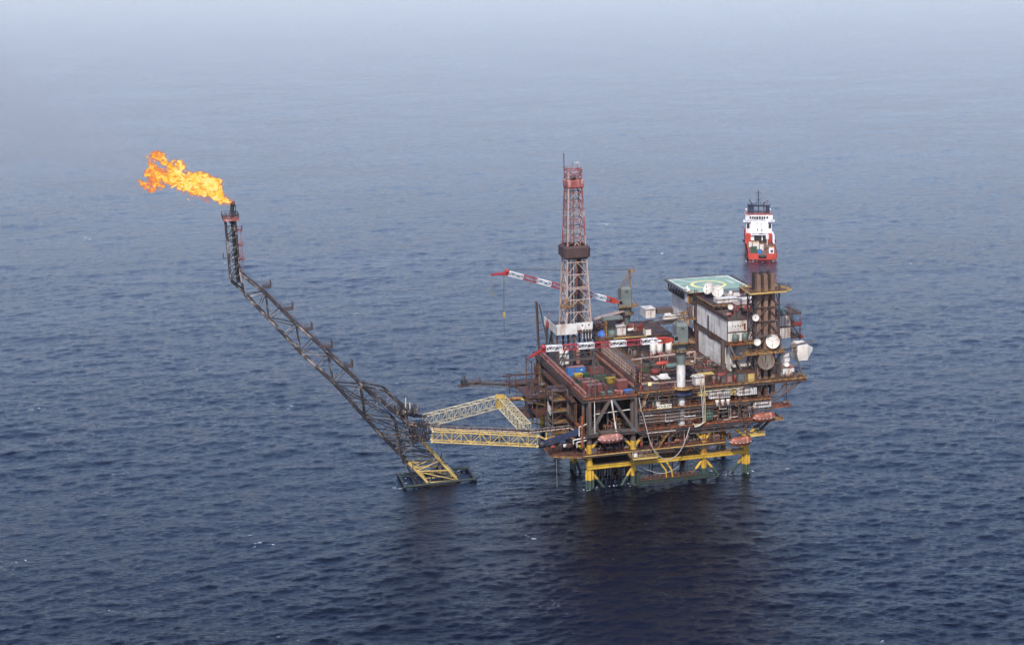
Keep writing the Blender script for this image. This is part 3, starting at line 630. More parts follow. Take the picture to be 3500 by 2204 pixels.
# --- cranes
def boom(t, H, T, w0, w1, cols, ncell=4, z0f=0):
    H, T = Vector(H), Vector(T); d = (T-H).normalized(); side = d.cross(Vector((0, 0, 1))).normalized(); upv = side.cross(d)
    n = len(cols); 
    def cor(f, w): c = H.lerp(T, f); return [c+side*a*w/2+upv*b_*w/2 for a, b_ in ((-1, -1), (1, -1), (1, 1), (-1, 1))]
    for i, c in enumerate(cols):
        MB().truss4(cor(i/n, w0), cor((i+.985)/n, w0), 3, .15, .09, posts=False).build('boom_section', M[c], t, label='white boom section' if c == 'boom_white' else 'red boom section')
    return H, T, d, side, upv
def crane(name, label, base, zdeck, ring, cabtop, heel, tip, nose, apex, pedr, white):
    t = thing(name, label, 'crane', base)
    u, v = base[0], base[1]; zb = base[2]
    MB().lathe((u, v, 0), [(pedr, zb), (pedr, zb+ (ring-zb)*.5)], 20).build('pedestal', M[white], t)
    MB().lathe((u, v, 0), [(pedr*1.01, zb+(ring-zb)*.5), (pedr*1.05, zb+(ring-zb)*.62), (pedr*1.3, ring-4.2), (pedr*1.5, ring-2.4), (pedr*1.5, ring-.6), (pedr*1.75, ring-.4), (pedr*1.75, ring)], 20).build('slew_ring', M['crane_grey'], t)
    b = MB(); r = pedr*2.1
    pts = cyl_pts((u, v), r, 12, ring-3.0); b.lathe((u, v, ring-3.2), [(pedr*1.6, 0), (r, 0), (r, .2), (pedr*1.6, .2)], 16); b.rail(pts+[pts[0]], gap=1.2); b.build('ring_walkway', M['ochre'], t)
    # machinery house: tapering grey tower with chamfered roof
    w, dp = 2.1, 2.4
    poly = [(u-w, v-dp*.7), (u-w*.7, v-dp), (u+w*.8, v-dp), (u+w, v-dp*.7), (u+w, v+dp), (u-w, v+dp)]
    b = MB(); b.prism(poly, ring+.05, cabtop-1); pt = [(u+(x-u)*.72, v+(y-v)*.72) for x, y in poly]; n = len(poly)
    b.add([(x, y, cabtop-1) for x, y in poly]+[(x, y, cabtop) for x, y in pt], [(i, (i+1) % n, n+(i+1) % n, n+i) for i in range(n)]+[tuple(range(n, 2*n))]); b.build('machinery_house', M['crane_grey'], t)
    c = MB().box(u-w-1.2, v-dp-.1, ring+.1, u-w+.3, v-dp+1.5, ring+2.5).build('cab', M['crane_grey'], t); MB().box(u-w-1.26, v-dp-.0, ring+1.1, u-w-1.2, v-dp+1.4, ring+2.3).box(u-w-1.0, v-dp-.16, ring+1.1, u-w+.1, v-dp-.1, ring+2.3).build('window', M['glass_dark'], c)
    b = MB(); b.box(u-w-1.8, v-dp-1.3, ring-.1, u+w+1.8, v-dp-.12, ring+.08); b.box(u+w, v-dp, ring-.1, u+w+2.4, v+dp, ring+.08); b.rail([(u-w-1.8, v-dp-1.3, ring), (u+w+1.8, v-dp-1.3, ring), (u+w+2.4, v+dp, ring)]); b.build('platform', M['ochre'], t)
    MB().box(u-.7, v-dp-.22, cabtop-2.0, u+.3, v-dp-.01, cabtop-1.4).build('louvre', M['grey_steel'], t)
    # gantry
    b = MB(); ax = Vector(apex)
    for (x, y) in ((u-w*.7, v-1), (u-w*.7, v+1), (u+w*.9, v-1), (u+w*.9, v+1)): b.tube((x, y, cabtop-.6), (ax.x, ax.y+(y-v)*.6, ax.z), .17, 6)
    b.bar((ax.x-.2, ax.y-.8, ax.z), (ax.x-.2, ax.y+.8, ax.z), .5); b.box(ax.x-1.2, ax.y-.8, ax.z-.3, ax.x+1.3, ax.y+.8, ax.z-.15)
    b.rail([(ax.x-1.2, ax.y-.8, ax.z-.15), (ax.x+1.3, ax.y-.8, ax.z-.15), (ax.x+1.3, ax.y+.8, ax.z-.15)], h=1, gap=1); b.build('gantry', M['ochre'], t)
    heel = Vector(heel); tip = Vector(tip); d = (tip-heel).normalized(); L = (tip-heel).length; s0 = heel+d*6.2
    side = d.cross(Vector((0, 0, 1))).normalized(); upv = side.cross(d)
    b = MB(); e = [s0+side*a*.8+upv*c_*.85 for a, c_ in ((-1, -1), (1, -1), (1, 1), (-1, 1))]; h4 = [heel+side*a*.9+upv*c_*.35 for a, c_ in ((-1, -1), (1, -1), (1, 1), (-1, 1))]
    m4 = [heel+d*2+side*a*.85+upv*c_*.75 for a, c_ in ((-1, -1), (1, -1), (1, 1), (-1, 1))]; q = [(0, 1, 5, 4), (1, 2, 6, 5), (2, 3, 7, 6), (3, 0, 4, 7)]
    b.add(h4+m4, q+[(3, 2, 1, 0)])
    for i in range(4): b.bar(m4[i], e[i], .3)
    b.add([m4[3], m4[2], e[2], e[3]], [(0, 1, 2, 3)]); b.bar(m4[0], e[3], .22); b.bar(m4[1], e[2], .22); b.add([m4[0], m4[3], heel+d*4+upv*.7-side*.8, heel+d*4-upv*.8-side*.8], [(0, 1, 2, 3)])
    b.add([m4[1], m4[2], heel+d*4+upv*.7+side*.8, heel+d*4-upv*.8+side*.8], [(0, 1, 2, 3)]); b.build('boom_heel', M['heel_red'], t)
    boom(t, s0, tip-d*.8, 1.6, 1.6, ['boom_white', 'boom_red']*3+['boom_white'])
    # head sheaves and the drooping fly nose
    b = MB(); nz = Vector(nose); b.lathe(tip+upv*.6, [(.25, -.8), (.8, -.7), (.8, .7), (.25, .8)], 14, 'y'); b.bar(tip-d*.8-upv*.6, tip+upv*.9, 1.3, .6); b.bar(tip-upv*1.2, tip+upv*.2, 1.2, .5); b.bar(tip, nz, .8, .75); b.bar(tip-upv*.8, nz, .4, .3); b.lathe(nz, [(.2, -.4), (.45, -.3), (.45, .3), (.2, .4)], 10, 'y'); b.build('boom_head', M['boom_red'], t)
    b = MB()
    for k in (-.5, .5): b.tube(ax+Vector((0, k, .2)), tip+upv*1.2+side*k, .05, 4)
    b.build('luffing_cable', M['dark_steel'], t)
    return t, tip, upv
c1, tip1, up1 = crane('pedestal_crane', 'front crane on a white pedestal, red and white boom level over the container bay', (33.2, -.2, D4), D4, 48.8, 55.6, (30.4, -1.2, 49.9), (-15.9, -1.2, 50.4), (-20.6, -1.2, 47.9), (34.2, -.4, 58.8), 1.5, 'white_paint')
c2, tip2, up2_ = crane('pedestal_crane', 'rear crane behind the derrick, its red and white boom rising to the left', (33.6, 62, D4), D4, 47.6, 55.2, (31.2, 60.6, 49.2), (-13.2, 60.6, 63.8), (-18.8, 60.6, 63.4), (35.6, 61, 61.3), 1.6, 'dark_steel')
b = MB(); b.tube((-14.2, 60.6, 63), (-14.5, 60.6, 48.6), .1, 5); b.tube((-14.5, 60.6, 47.4), (-14.5, 60.6, 40), .08, 5); b.build('hoist_cable', M['dark_steel'], c2); MB().box(-14.9, 60.3, 47.4, -14.1, 60.9, 48.8).tube((-14.5, 60.6, 47.4), (-14.5, 60.6, 46.6), .12).build('hook_block', M['yellow_box'], c2)
b = MB(); b.tube((-18.8, 60.6, 63), (-18.8, 60.6, 57.4), .03, 4); b.tube((-18.8, 60.6, 57.4), (-18.8, 60.6, 55.6), .16); b.build('whip_line', M['ochre'], c2)
for (u, v, w) in ((33.2, -.2, 3.6),):
    b = MB(); b.lathe((u, v-1.2, D4-.1), [(.5, .12), (w, .12), (w, .4), (.5, .4)], 24); b.build('base_platform', M['ochre'], c1); MB().box(u-2.8, -3.4, D4-2.2, u+2.6, -2.7, D4-1.2).build('base_cabinet', M['navy_pipe'], c1)
MB().lathe((33.2, -.2, 0), [(1.35, D2), (1.35, D4-.4)], 18).build('lower_pedestal', M['white_paint'], c1)
b = MB(); b.box(34, -2.6, 41, 37, .6, 41.2); b.rail([(34, -2.6, 41.2), (37, -2.6, 41.2), (37, .6, 41.2)]); b.build('side_platform', M['ochre'], c1)
# rear crane walkway bridge towards the derrick
t = thing('access_bridge', 'dark lattice access bridge from the derrick to the rear crane', 'walkway', (18, 56, 43)); b = MB()
b.truss4([(15.5, 52, 42), (15.5, 54, 42), (15.5, 54, 44.6), (15.5, 52, 44.6)], [(32, 58, 43.4), (32, 60, 43.4), (32, 60, 46), (32, 58, 46)], 9, .16, .1); b.build('frame', M['dark_steel'], t)
MB().add([(15.5, 51.5, 45), (32, 57.5, 46.3), (32, 60.6, 46.3), (15.5, 54.6, 45), (15.5, 51.5, 44.8), (32, 57.5, 46.1), (32, 60.6, 46.1), (15.5, 54.6, 44.8)], [(0, 1, 2, 3), (7, 6, 5, 4), (0, 4, 5, 1), (3, 2, 6, 7), (1, 5, 6, 2), (0, 3, 7, 4)]).build('roof', M['derrick_pink'], t)
for u, v in ((19, 54), (26, 57), (31, 59)): MB().bar((u, v, D4), (u, v, 43), .6).build('post', M['brown_steel'], t)

# --- drilling derrick
DF = 45.4
t = thing('drill_floor', 'white walled drill floor standing on dark substructure under the derrick', 'drill floor', (6.5, 46, D4-.6))
b = MB(); b.box(-.4, 38.2, DF-.9, 13.4, 55, DF-.5)
b.build('floor', M['dark_steel'], t)
b = MB(); b.box(-.5, 38, DF-1, 7.2, 38.25, DF+2.8); b.box(-.5, 38, DF-1, -.25, 55, DF+2.0); b.box(7.2, 38, DF-1, 7.45, 39.4, DF+2.8); b.box(-.5, 38, DF-1.15, 7.5, 38.6, DF-1)
for k in range(4): b.box(.9+k*1.6, 37.94, DF-.9, 1.0+k*1.6, 38, DF+2.7)
b.build('wind_wall', M['white_paint'], t)
w_ = MB().box(7.5, 39.2, DF-.1, 13.6, 39.4, DF+2.6).box(13.4, 39.4, DF-.1, 13.6, 52, DF+2.6).build('wind_wall', M['white_paint'], t)
MB().box(9.4, 39.12, DF+1.3, 10.0, 39.19, DF+1.75).box(11.9, 39.12, DF+1.4, 12.5, 39.19, DF+1.85).build('window', M['glass_dark'], w_)
b = MB()
for u in (.2, 6.5, 12.8):
    for v in (39.5, 47, 54): b.bar((u, v, D4-.5), (u, v, DF-.9), .7)
for (p, q) in (((.2, 39.5), (6.5, 39.5)), ((12.8, 39.5), (6.5, 39.5)), ((.2, 39.5), (.2, 47)), ((.2, 54), (.2, 47))): b.bar((*p, D4), (*q, DF-1.4), .4); b.bar((*p, D4+4), (*q, D4+4), .35)
b.build('substructure', M['dark_steel'], t)
for k, u in enumerate((2.4, 4.6, 8.6)): MB().lathe((u, 42+k % 2, 0), [(1.0, D4-.5), (1.0, D4+5), (.5, D4+5.6)], 12).build('mud_tank', M['white_paint' if k < 2 else 'rust_top'], t)
for k in range(4): MB().tube((9.6+k*1.1, 38.7, DF-3.4), (9.6+k*1.1, 38.7, DF+.1), .13).build('drain_pipe', M['white_paint'], t)
b = MB().box(1, 36, D4+2.2, 13, 38, D4+2.4); b.rail([(1, 36, D4+2.4), (13, 36, D4+2.4)]); b.build('walkway', M['grey_steel'], t)

t = thing('drilling_derrick', 'tall lattice drilling derrick, pink below and red above, with dark wind wall halfway', 'derrick', (9, 45.8, DF-.5))
DC = Vector((8.9, 45.8, 0))
def half(z): 
    return 4.75+(3.55-4.75)*(z-DF)/(72-DF) if z < 72 else 3.55+(2.6-3.55)*(z-72)/(97-72) if z < 97 else 2.6
def corner(i, z): h = half(z); return DC+Vector(((-h, h, h, -h)[i], (-h, -h, h, h)[i], z))
for i in range(4):
    MB().bar(corner(i, DF-.4), corner(i, 72), .5).build('leg', M['derrick_pink'], t); MB().bar(corner(i, 72), corner(i, 97), .42).bar(corner(i, 97), corner(i, 103.6), .3).build('leg', M['derrick_red' if i % 2 else 'derrick_pink'], t)
zs = [DF+.2, 51.5, 56, 60.6, 65.3, 69.8]
b = MB()
for a, c in zip(zs[:-1], zs[1:]):
    for i in range(4):
        k = (i+1) % 4; b.bar(corner(i, c), corner(k, c), .3); m_ = (corner(i, c)+corner(k, c))/2; b.bar(m_, corner(i, a), .24); b.bar(m_, corner(k, a), .24)
for i in range(4): b.bar(corner(i, 60), corner((i+1) % 4, 60), .3)
b.build('bracing', M['derrick_pink'], t)
zs = [76, 79, 82.3, 85.6, 88.8, 92, 95.2, 98]; b = MB(); b2 = MB()
for q, (a, c) in enumerate(zip(zs[:-1], zs[1:])):
    for i in range(4):
        k = (i+1) % 4; b.bar(corner(i, c), corner(k, c), .26); m_ = (corner(i, c)+corner(k, c))/2; (b2 if q % 2 else b).bar(m_, corner(i, a), .18); (b2 if q % 2 else b).bar(m_, corner(k, a), .18)
b.build('bracing', M['derrick_red'], t); b2.build('bracing', M['derrick_pink'], t)
b = MB(); 
for i in range(4):
    k = (i+1) % 4; b.bar(corner(i, 103.4), corner(k, 103.4), .35); b.bar(corner(i, 100), corner(k, 103.4), .22); b.bar(corner(k, 100), corner(i, 103.4), .22); b.bar(corner(i, 101.6), corner(k, 101.6), .2)
b.rail([tuple(corner(i, 103.4)) for i in (0, 1, 2, 3, 0)], h=.9); b.build('crown_frame', M['derrick_red'], t)
def oct_wall(b, u0, v0, u1, v1, z0, z1, bev, wall):
    def ring(z, e): return [(u0+e+wall, v0+e, z), (u1-e-wall, v0+e, z), (u1-e, v0+e+wall, z), (u1-e, v1-e-wall, z), (u1-e-wall, v1-e, z), (u0+e+wall, v1-e, z), (u0+e, v1-e-wall, z), (u0+e, v0+e+wall, z)]
    rings = [ring(z0, bev), ring(z0+bev, 0), ring(z1-bev, 0), ring(z1, bev)]; vs = sum(rings, [])
    b.add(vs, [(j*8+i, j*8+(i+1) % 8, (j+1)*8+(i+1) % 8, (j+1)*8+i) for j in range(3) for i in range(8)]+[tuple(range(8))[::-1]])
    ins = [Vector(p)*.0+Vector((DC.x+(p[0]-DC.x)*.96, DC.y+(p[1]-DC.y)*.96, p[2])) for p in rings[3]]; 
    b.add([*rings[3], *ins], [(i, (i+1) % 8, 8+(i+1) % 8, 8+i) for i in range(8)]); b.add([*ins, *[(p.x, p.y, z1-1.2) for p in ins]], [(8+i, 8+(i+1) % 8, (i+1) % 8, i) for i in range(8)]+[tuple(range(8, 16))])
b = MB(); oct_wall(b, DC.x-4.9, DC.y-4.9, DC.x+4.9, DC.y+4.9, 71, 75.9, .75, .9)
w_ = b.build('monkey_board', M['wind_wall'], t); b = MB()
for k in range(9): b.box(DC.x-3.6+k*.9, DC.y-4.96, 72, DC.x-3.52+k*.9, DC.y-4.9, 75)
b.bar((DC.x-4.05, DC.y-4.93, 71.6), (DC.x-4.05, DC.y-4.93, 75.1), .12); b.build('rib', M['stained_band'], w_)
MB().bar((DC.x-.9, DC.y-3.6, 75.9), (DC.x, DC.y-3.6, 77.2), .25).bar((DC.x+.9, DC.y-3.6, 75.9), (DC.x, DC.y-3.6, 77.2), .25).build('hoist_beam', M['derrick_pink'], t)
b = MB(); oct_wall(b, DC.x-3.1, DC.y-3.1, DC.x+3.3, DC.y+3.1, 96.8, 99.9, .4, .25); b.build('crown_housing', M['derrick_red'], t)
MB().lathe((DC.x, DC.y, 100.6), [(.3, -1), (.9, -.9), (.9, .9), (.3, 1)], 12, 'y').build('crown_block', M['grey_steel'], t)
b = MB(); b.bar((DC.x+2.2, DC.y+1.4, DF), (DC.x+1.9, DC.y+1.2, 71), 1.6, 1.2); b.build('guide_column', M['dark_shade_brown'], t)
for k in range(14):
    x, y = DC.x-2.6+(k % 5)*.8, DC.y-1.8+(k//5)*1.3; MB().tube((x, y, DF), (x+.3, y, 69+k % 3), .13).build('stand_pipe', M[('grey_steel', 'brown_steel', 'clad_white', 'navy_pipe')[k % 4]], t)
for k in range(8):
    x, y = DC.x-1.2+(k % 4)*.55, DC.y-.6+(k//4)*.9; MB().tube((x, y, 76), (x, y, 96.5), .08).build('drill_line', M[('grey_steel', 'derrick_pink')[k % 2]], t)
MB().box(DC.x-1.1, DC.y-.5, 52.5, DC.x+.3, DC.y+.6, 57.8).build('travelling_block', M['ochre'], t)
b = MB(); b.bar(corner(0, 76)+Vector((-.4, 0, 0)), corner(0, 97)+Vector((-.5, 0, 0)), .18); b.build('cable_tray', M['dark_steel'], t)
b = MB().stair(DC+Vector((-.2, -3.6, 58)), DC+Vector((-.2, -3.4, 71)), .5); b.build('ladder', M['derrick_red'], t)
b = MB().box(DC.x-6.8, DC.y-6.2, 53.6, DC.x-2.6, DC.y-4.2, 53.9); b.rail([(DC.x-6.8, DC.y-6.2, 53.9), (DC.x-2.6, DC.y-6.2, 53.9)], gap=1).rail([(DC.x-6.8, DC.y-4.2, 53.9), (DC.x-6.8, DC.y-6.2, 53.9)], gap=1); b.lathe((DC.x-5.5, DC.y-4.4, 54), [(.35, 0), (.35, 2.6), (.1, 3)], 8).lathe((DC.x-4.3, DC.y-4.4, 54), [(.35, 0), (.35, 2.9), (.1, 3.2)], 8); b.build('side_platform', M['ochre'], t)
b = MB().box(DC.x-3, DC.y-4, 54.4, DC.x+3.6, DC.y-3.4, 54.6); b.rail([(DC.x-3, DC.y-4, 54.6), (DC.x+3.6, DC.y-4, 54.6)], gap=1.2); b.build('side_platform', M['ochre'], t)
MB().tube(corner(3, 103.4), corner(3, 109.2), .16, 5).tube(corner(0, 103.4)+Vector((1.8, 0, 0)), corner(0, 106.6)+Vector((1.8, 0, 0)), .07, 4).build('antenna', M['dark_steel'], t)
b = MB(); c = corner(1, 104.8); b.tube(corner(1, 103.4)+Vector((-1, 0, 0)), c+Vector((-1, 0, 1.6)), .05); b.tube(c+Vector((-1, 0, 1.4)), c+Vector((-2.4, 0, 1.2)), .32, 8, .2); b.build('windsock', M['white_paint'], t)
t = thing('stand_hoist', 'dark narrow frame with crossbars standing left of the drill floor', 'frame', (-4.5, 46, D4-.6))
b = MB(); b.bar((-5.6, 44, D4-.5), (-6.4, 44, 56.2), .45); b.bar((-4.8, 46, D4-.5), (-5.4, 46, 55.2), .4); b.bar((-1.6, 44, D4+4), (-5.2, 44, 55), .4)
for z in (39, 42, 45.4, 48): b.bar((-5.9, 44, z), (-2.6 - (z-39)*.2, 44, z), .3)
b.build('frame', M['dark_steel'], t)
MB().lathe((-3, 41, 0), [(.3, 46.2), (.6, 46.8), (.6, 48.6), (.2, 49.4)], 10).tube((-3, 41, 49.4), (-1.2, 42, 52.4), .12).build('hanging_block', M['signal_red'], t)

# --- accommodation block
acc = thing('accommodation_block', 'long dirty white accommodation block with flat roof under the helideck', 'building', (65, 40, D4))
def cladding(b, u, v0, v1, z0, z1, step=2.4):
    step *= 2.6
    v = v0+step
    while v < v1-.4: b.box(u-.05, v, z0+.1, u, v+.07, z1-.1); v += step
b = MB(); b.box(55.4, 12.5, 43.6, 74.5, 42.6, 51.2); w1 = b.build('wall', M['clad_white'], acc)
b = MB(); cladding(b, 55.39, 12.5, 42.6, 43.6, 51.2); b.box(55.2, 12.3, 43.6, 55.5, 12.49, 51.2); b.build('panel_joint', M['grey_steel'], w1)
w2 = MB().box(55.9, 17.6, D4+.02, 74, 42.4, 41.2).build('wall', M['clad_white'], acc, label='lower white wall panel on the main deck')
b = MB(); cladding(b, 55.89, 17.8, 42.4, D4+.1, 41.2, 3.1); b.bar((55.85, 20, 36.4), (55.85, 34, 36.4), .1); b.build('panel_joint', M['white_paint'], w2)
MB().box(55.6, 14.5, 41.2, 74.2, 42.5, 43.6).build('stained_band', M['stained_band'], acc, label='dark stained band between the white walls')
b = MB()
for k in range(5): b.box(55.5, 17.5+k*2.4, 41.6, 55.6, 19.3+k*2.4, 43.1)
b.build('vent_grille', M['brown_steel'], acc)
MB().box(55.2, 30.5, 42, 55.9, 31.6, 49.0).build('duct', M['dark_steel'], acc, label='dark duct with a soot stain below'); MB().box(55.75, 28, 40.6, 55.88, 32, 42).build('soot_patch', M['dark_steel'], acc)
MB().bar((55.4, 16.6, D4), (55.4, 16.6, 43), 1.5, 1.2).build('corner_column', M['stained_band'], acc); MB().box(56.6, 13.2, D4+.02, 57.6, 15.8, 42).build('corner_panel', M['clad_white'], acc); MB().box(55.7, 15.2, 35, 55.95, 15.5, 42).build('downpipe', M['white_paint'], acc)
w3 = MB().box(55.3, 43.8, 40.2, 74, 69.5, 50.8).build('wall', M['clad_white'], acc, label='rear white wall under the helideck'); b = MB(); cladding(b, 55.29, 43.8, 69.5, 40.2, 50.8, 3); b.build('panel_joint', M['white_paint'], w3)
MB().bar((55, 43.2, D4), (55, 43.2, 52), 1.0, 1.0).build('corner_column', M['wind_wall'], acc); MB().tube((54.7, 44.6, 40), (54.7, 44.6, 50), .18).build('downpipe', M['white_paint'], acc)
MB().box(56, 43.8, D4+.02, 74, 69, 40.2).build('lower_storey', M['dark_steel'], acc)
for z0_, v0_, v1_ in ((50.2, 44, 70),): 
    b = MB(); b.box(53.9, v0_, z0_, 55.3, v1_, z0_+.25); b.rail([(53.9, v0_, z0_+.25), (53.9, v1_, z0_+.25)], gap=1.5, t=.12); b.build('gallery', M['brown_steel'], acc)
rf = MB().box(55, 12.1, 51.2, 75, 43, 51.55).build('roof', M['stained_band'], acc)
b = MB(); b.rail([(75, 12.1, 51.55), (55, 12.1, 51.55), (55, 43, 51.55)], h=1.2, gap=1.2, t=.09); b.build('railing', M['dark_steel'], rf)
b = MB()
for k in range(20): b.box(55.3, 13+k*1.45, 51.56, 55.8+.4*(k % 3), 13.8+k*1.45, 52.2+.25*(k % 2))
b.build('roof_service', M['dark_steel'], rf)
MB().box(55.6, 26.6, 53.3, 75, 43.4, 53.6).build('raised_roof', M['deck_plate'], acc); b = MB(); b.bar((55.6, 26.6, 53.4), (55.6, 43.4, 53.4), .3, .5); b.bar((55.6, 26.6, 53.4), (66, 26.6, 53.4), .3, .5); [b.bar((56+k*3, 27, 51.6), (56+k*3, 27, 53.3), .3) for k in range(6)]; [b.bar((55.8, 28+k*3, 51.6), (55.8, 28+k*3, 53.3), .3) for k in range(5)]; b.build('roof_edge', M['ochre'], acc)
# front end face: windows, door, recess with two green tanks, overhang
b = MB(); b.box(55.3, 12.3, 47.2, 64.6, 12.45, 51.2); fr = b.build('front_panel', M['white_paint'], acc)
b = MB()
for k in range(5): b.box(57.2+k*.95, 12.22, 49.1-.3*(k % 2), 57.5+k*.95, 12.29, 49.6-.3*(k % 2))
b.build('window', M['glass_dark'], fr); MB().box(61.5, 12.2, 47.6, 62.2, 12.3, 49.9).build('door', M['signal_red'], fr)
MB().box(55.6, 12.2, 46.9, 65.5, 12.6, 47.2).build('front_ledge', M['dark_steel'], acc)
b = MB(); b.box(54.8, 9.4, 42.9, 66.5, 12.6, 43.2); b.rail([(54.8, 12.4, 43.2), (54.8, 9.4, 43.2), (62, 9.4, 43.2)], t=.1); b.build('front_balcony', M['orange_rail'], acc)
for u in (58, 61.6): 
    tk = thing('water_tank', 'green tank, left of the two in the recess of the white front' if u < 60 else 'green tank, right of the two in the recess of the white front', 'tank', (u, 11.6, 43.2), 'green tanks in the front recess')
    MB().lathe((u, 11.4, 43.25), [(.2, 0), (1.15, .15), (1.15, 2.9), (.9, 3.15), (.1, 3.3)], 16).build('shell', M['tank_green'], tk); MB().lathe((u, 11.4, 44.5), [(1.18, 0), (1.2, .05), (1.2, .2), (1.18, .25)], 16).tube((u, 11.4, 46.5), (u, 11.4, 47.0), .15).build('band', M['grey_steel'], tk)
b = MB()
for k in range(2): b.tube((55.2, 9.6, 42.8), (58.6, 5+k*4, D4+.2), .4, 8)
b.build('prop', M['grey_steel'], acc)
# yellow basket walkway and platform in front of the stacks
b = MB(); b.box(55, 6, 38.7, 58.4, 9.2, 38.9); b.rail([(55, 9.2, 38.9), (55, 6, 38.9), (58.4, 6, 38.9)], gap=.8, t=.1); b.stair((58.4, 7, 38.9), (61.4, 7, 42)); b.build('basket_walkway', M['ochre'], acc)
# right end: ribbed white modules and red balconies
GW = 'white ribbed modules stacked right of the exhaust stacks'
for z, lb in ((47.6, 'upper white ribbed module right of the exhaust stacks'), (43.2, 'lower white ribbed module right of the exhaust stacks')):
    t = thing('ribbed_module', lb, 'module', (77, 14, z), GW); MB().box(74.7, 12.6, z, 79.6, 26, z+3.9).build('body', M['white_paint'], t); b = MB()
    for k in range(9): b.box(74.8+k*.58, 12.48, z+.1, 74.95+k*.58, 12.6, z+3.8)
    b.build('rib', M['grey_steel'], t); MB().box(74.6, 12.4, z+3.9, 79.7, 26, z+4.05).build('roof', M['stained_band'], t)
b = MB()
for z in (43, 47.4, 51.7): b.box(79.7, 11.6, z, 83.2, 24, z+.2); b.rail([(79.7, 11.6, z+.2), (83.2, 11.6, z+.2), (83.2, 24, z+.2)], t=.1)
b.bar((82.9, 11.8, 43), (82.9, 11.8, 51), .25); b.bar((79.8, 11.8, 38), (79.8, 11.8, 52), .3); b.bar((79.8, 11.8, 38.6), (83.2, 11.8, 43), .3); b.stair((79.9, 11, 47.6), (82.8, 11, 43.2)); acb = b.build('balcony', M['brown_steel'], acc)
MB().box(80.2, 11.3, 47.9, 83.4, 11.5, 49.1).box(83.3, 11.3, 43, 84.2, 14, 43.9).build('wind_screen', M['signal_red'], acc, label='red screen on the right balcony')
MB().box(75.4, 13.5, 51.7, 79.2, 22, 53.2).build('plant_room', M['tank_green'], acc); MB().tube((80, 13, 52), (80, 13, 56), .06).tube((80, 13, 55.6), (84, 13, 54.9), .04).tube((80, 13, 54.4), (83.4, 13, 54), .04).build('whip_antenna', M['ochre'], acc)

# --- helideck
HZ = 55.0
hd = thing('helideck', 'green helicopter deck with yellow ring and white H on top of the accommodation', 'helideck', (65, 55.5, HZ))
MB().box(52.6, 43.2, HZ-.35, 78, 68.2, HZ).build('deck', M['heli_green'], hd)
b = MB()
def strip(b, p, q, w, z=HZ): 
    p = Vector((*p, 0)); q = Vector((*q, 0)); d = (q-p).normalized(); n = Vector((-d.y, d.x, 0))*w/2
    b.add([(p-n)[:2]+(z+.008,), (q-n)[:2]+(z+.008,), (q+n)[:2]+(z+.008,), (p+n)[:2]+(z+.008,)], [(0, 1, 2, 3)])
def tup(v): return (v.x, v.y)
def strip(b, p, q, w, z=HZ+.008):
    p = Vector((p[0], p[1], z)); q = Vector((q[0], q[1], z)); d = (q-p).normalized(); n = Vector((-d.y, d.x, 0))*w/2
    b.add([p-n, q-n, q+n, p+n], [(0, 1, 2, 3)])
strip(b, (53.4, 44), (77.2, 44), .45); strip(b, (53.4, 67.4), (77.2, 67.4), .45); strip(b, (77.2, 44.3), (77.2, 67.1), .45)
for k in range(11): strip(b, (53.4, 44.6+k*2.1), (53.4, 45.8+k*2.1), .6)
strip(b, (55, 66.6), (60, 60.6), .35)
b.build('border_line', M['mark_white'], hd)
b = MB(); n = 48; C0 = Vector((64.6, 54.7, HZ+.012)); vs = []
for r in (5.7, 6.9): vs += [C0+Vector((r*math.cos(2*math.pi*i/n), r*math.sin(2*math.pi*i/n), 0)) for i in range(n)]
b.add(vs, [(i, n+i, n+(i+1) % n, (i+1) % n) for i in range(n)]); b.build('landing_ring', M['mark_yellow'], hd)
b = MB(); a_ = R_(32); ex = Vector((math.cos(a_), math.sin(a_), 0)); ey = Vector((-ex.y, ex.x, 0))
for s_ in (-1, 1): p = C0+ex*s_*.75; strip(b, tup(p-ey*1.9), tup(p+ey*1.9), .5, HZ+.012)
strip(b, tup(C0-ex*.56), tup(C0+ex*.56), .36, HZ+.012); b.build('letter_h', M['mark_white'], hd)
b = MB()
for k in range(4): strip(b, (72+k*1.15, 65.2), (72.7+k*1.15, 65.6-.4*(k % 2)), .35); strip(b, (72+k*1.15, 64.7), (72.5+k*1.15, 64.7), .25)
for k in range(5): strip(b, (73.2+.2*k, 61-k*1.5), (74.2+.3*k, 60.4-k*1.5), .5)
strip(b, (75.4, 46.4), (76.4, 46.4), .9); b.build('deck_marking', M['mark_white'], hd)
b = MB()
for (p, q, o1, o2) in (((52.6, 43.2), (52.6, 68.2), (-1.5, -0.0), (-1.5, 0)), ((52.6, 68.2), (78, 68.2), (0, 1.5), (0, 1.5)), ((78, 43.2), (78, 68.2), (1.5, 0), (1.5, 0))):
    vs = [(p[0], p[1], HZ-.1), (q[0], q[1], HZ-.1), (q[0]+o2[0], q[1]+o2[1], HZ-.02), (p[0]+o1[0], p[1]+o1[1], HZ-.02)]; vs += [(x, y, z-.08) for x, y, z in vs]
    b.add(vs, [(0, 1, 2, 3), (7, 6, 5, 4), (0, 4, 5, 1), (2, 6, 7, 3), (1, 5, 6, 2), (3, 7, 4, 0)])
    for k in range(9): f = k/8; m_ = (p[0]+(q[0]-p[0])*f, p[1]+(q[1]-p[1])*f); b.bar((m_[0], m_[1], HZ-.3), (m_[0]+o1[0], m_[1]+o1[1], HZ+.03), .12)
b.build('safety_net', M['wind_wall'], hd)
b = MB(); b.bar((52.4, 43, HZ-.2), (52.4, 68.4, HZ-.2), .25, .3); b.bar((52.4, 43, HZ-.2), (78.2, 43, HZ-.2), .25, .3); b.bar((78.2, 43, HZ-.2), (78.2, 68.4, HZ-.2), .25, .3); b.build('deck_edge', M['brown_steel'], hd)
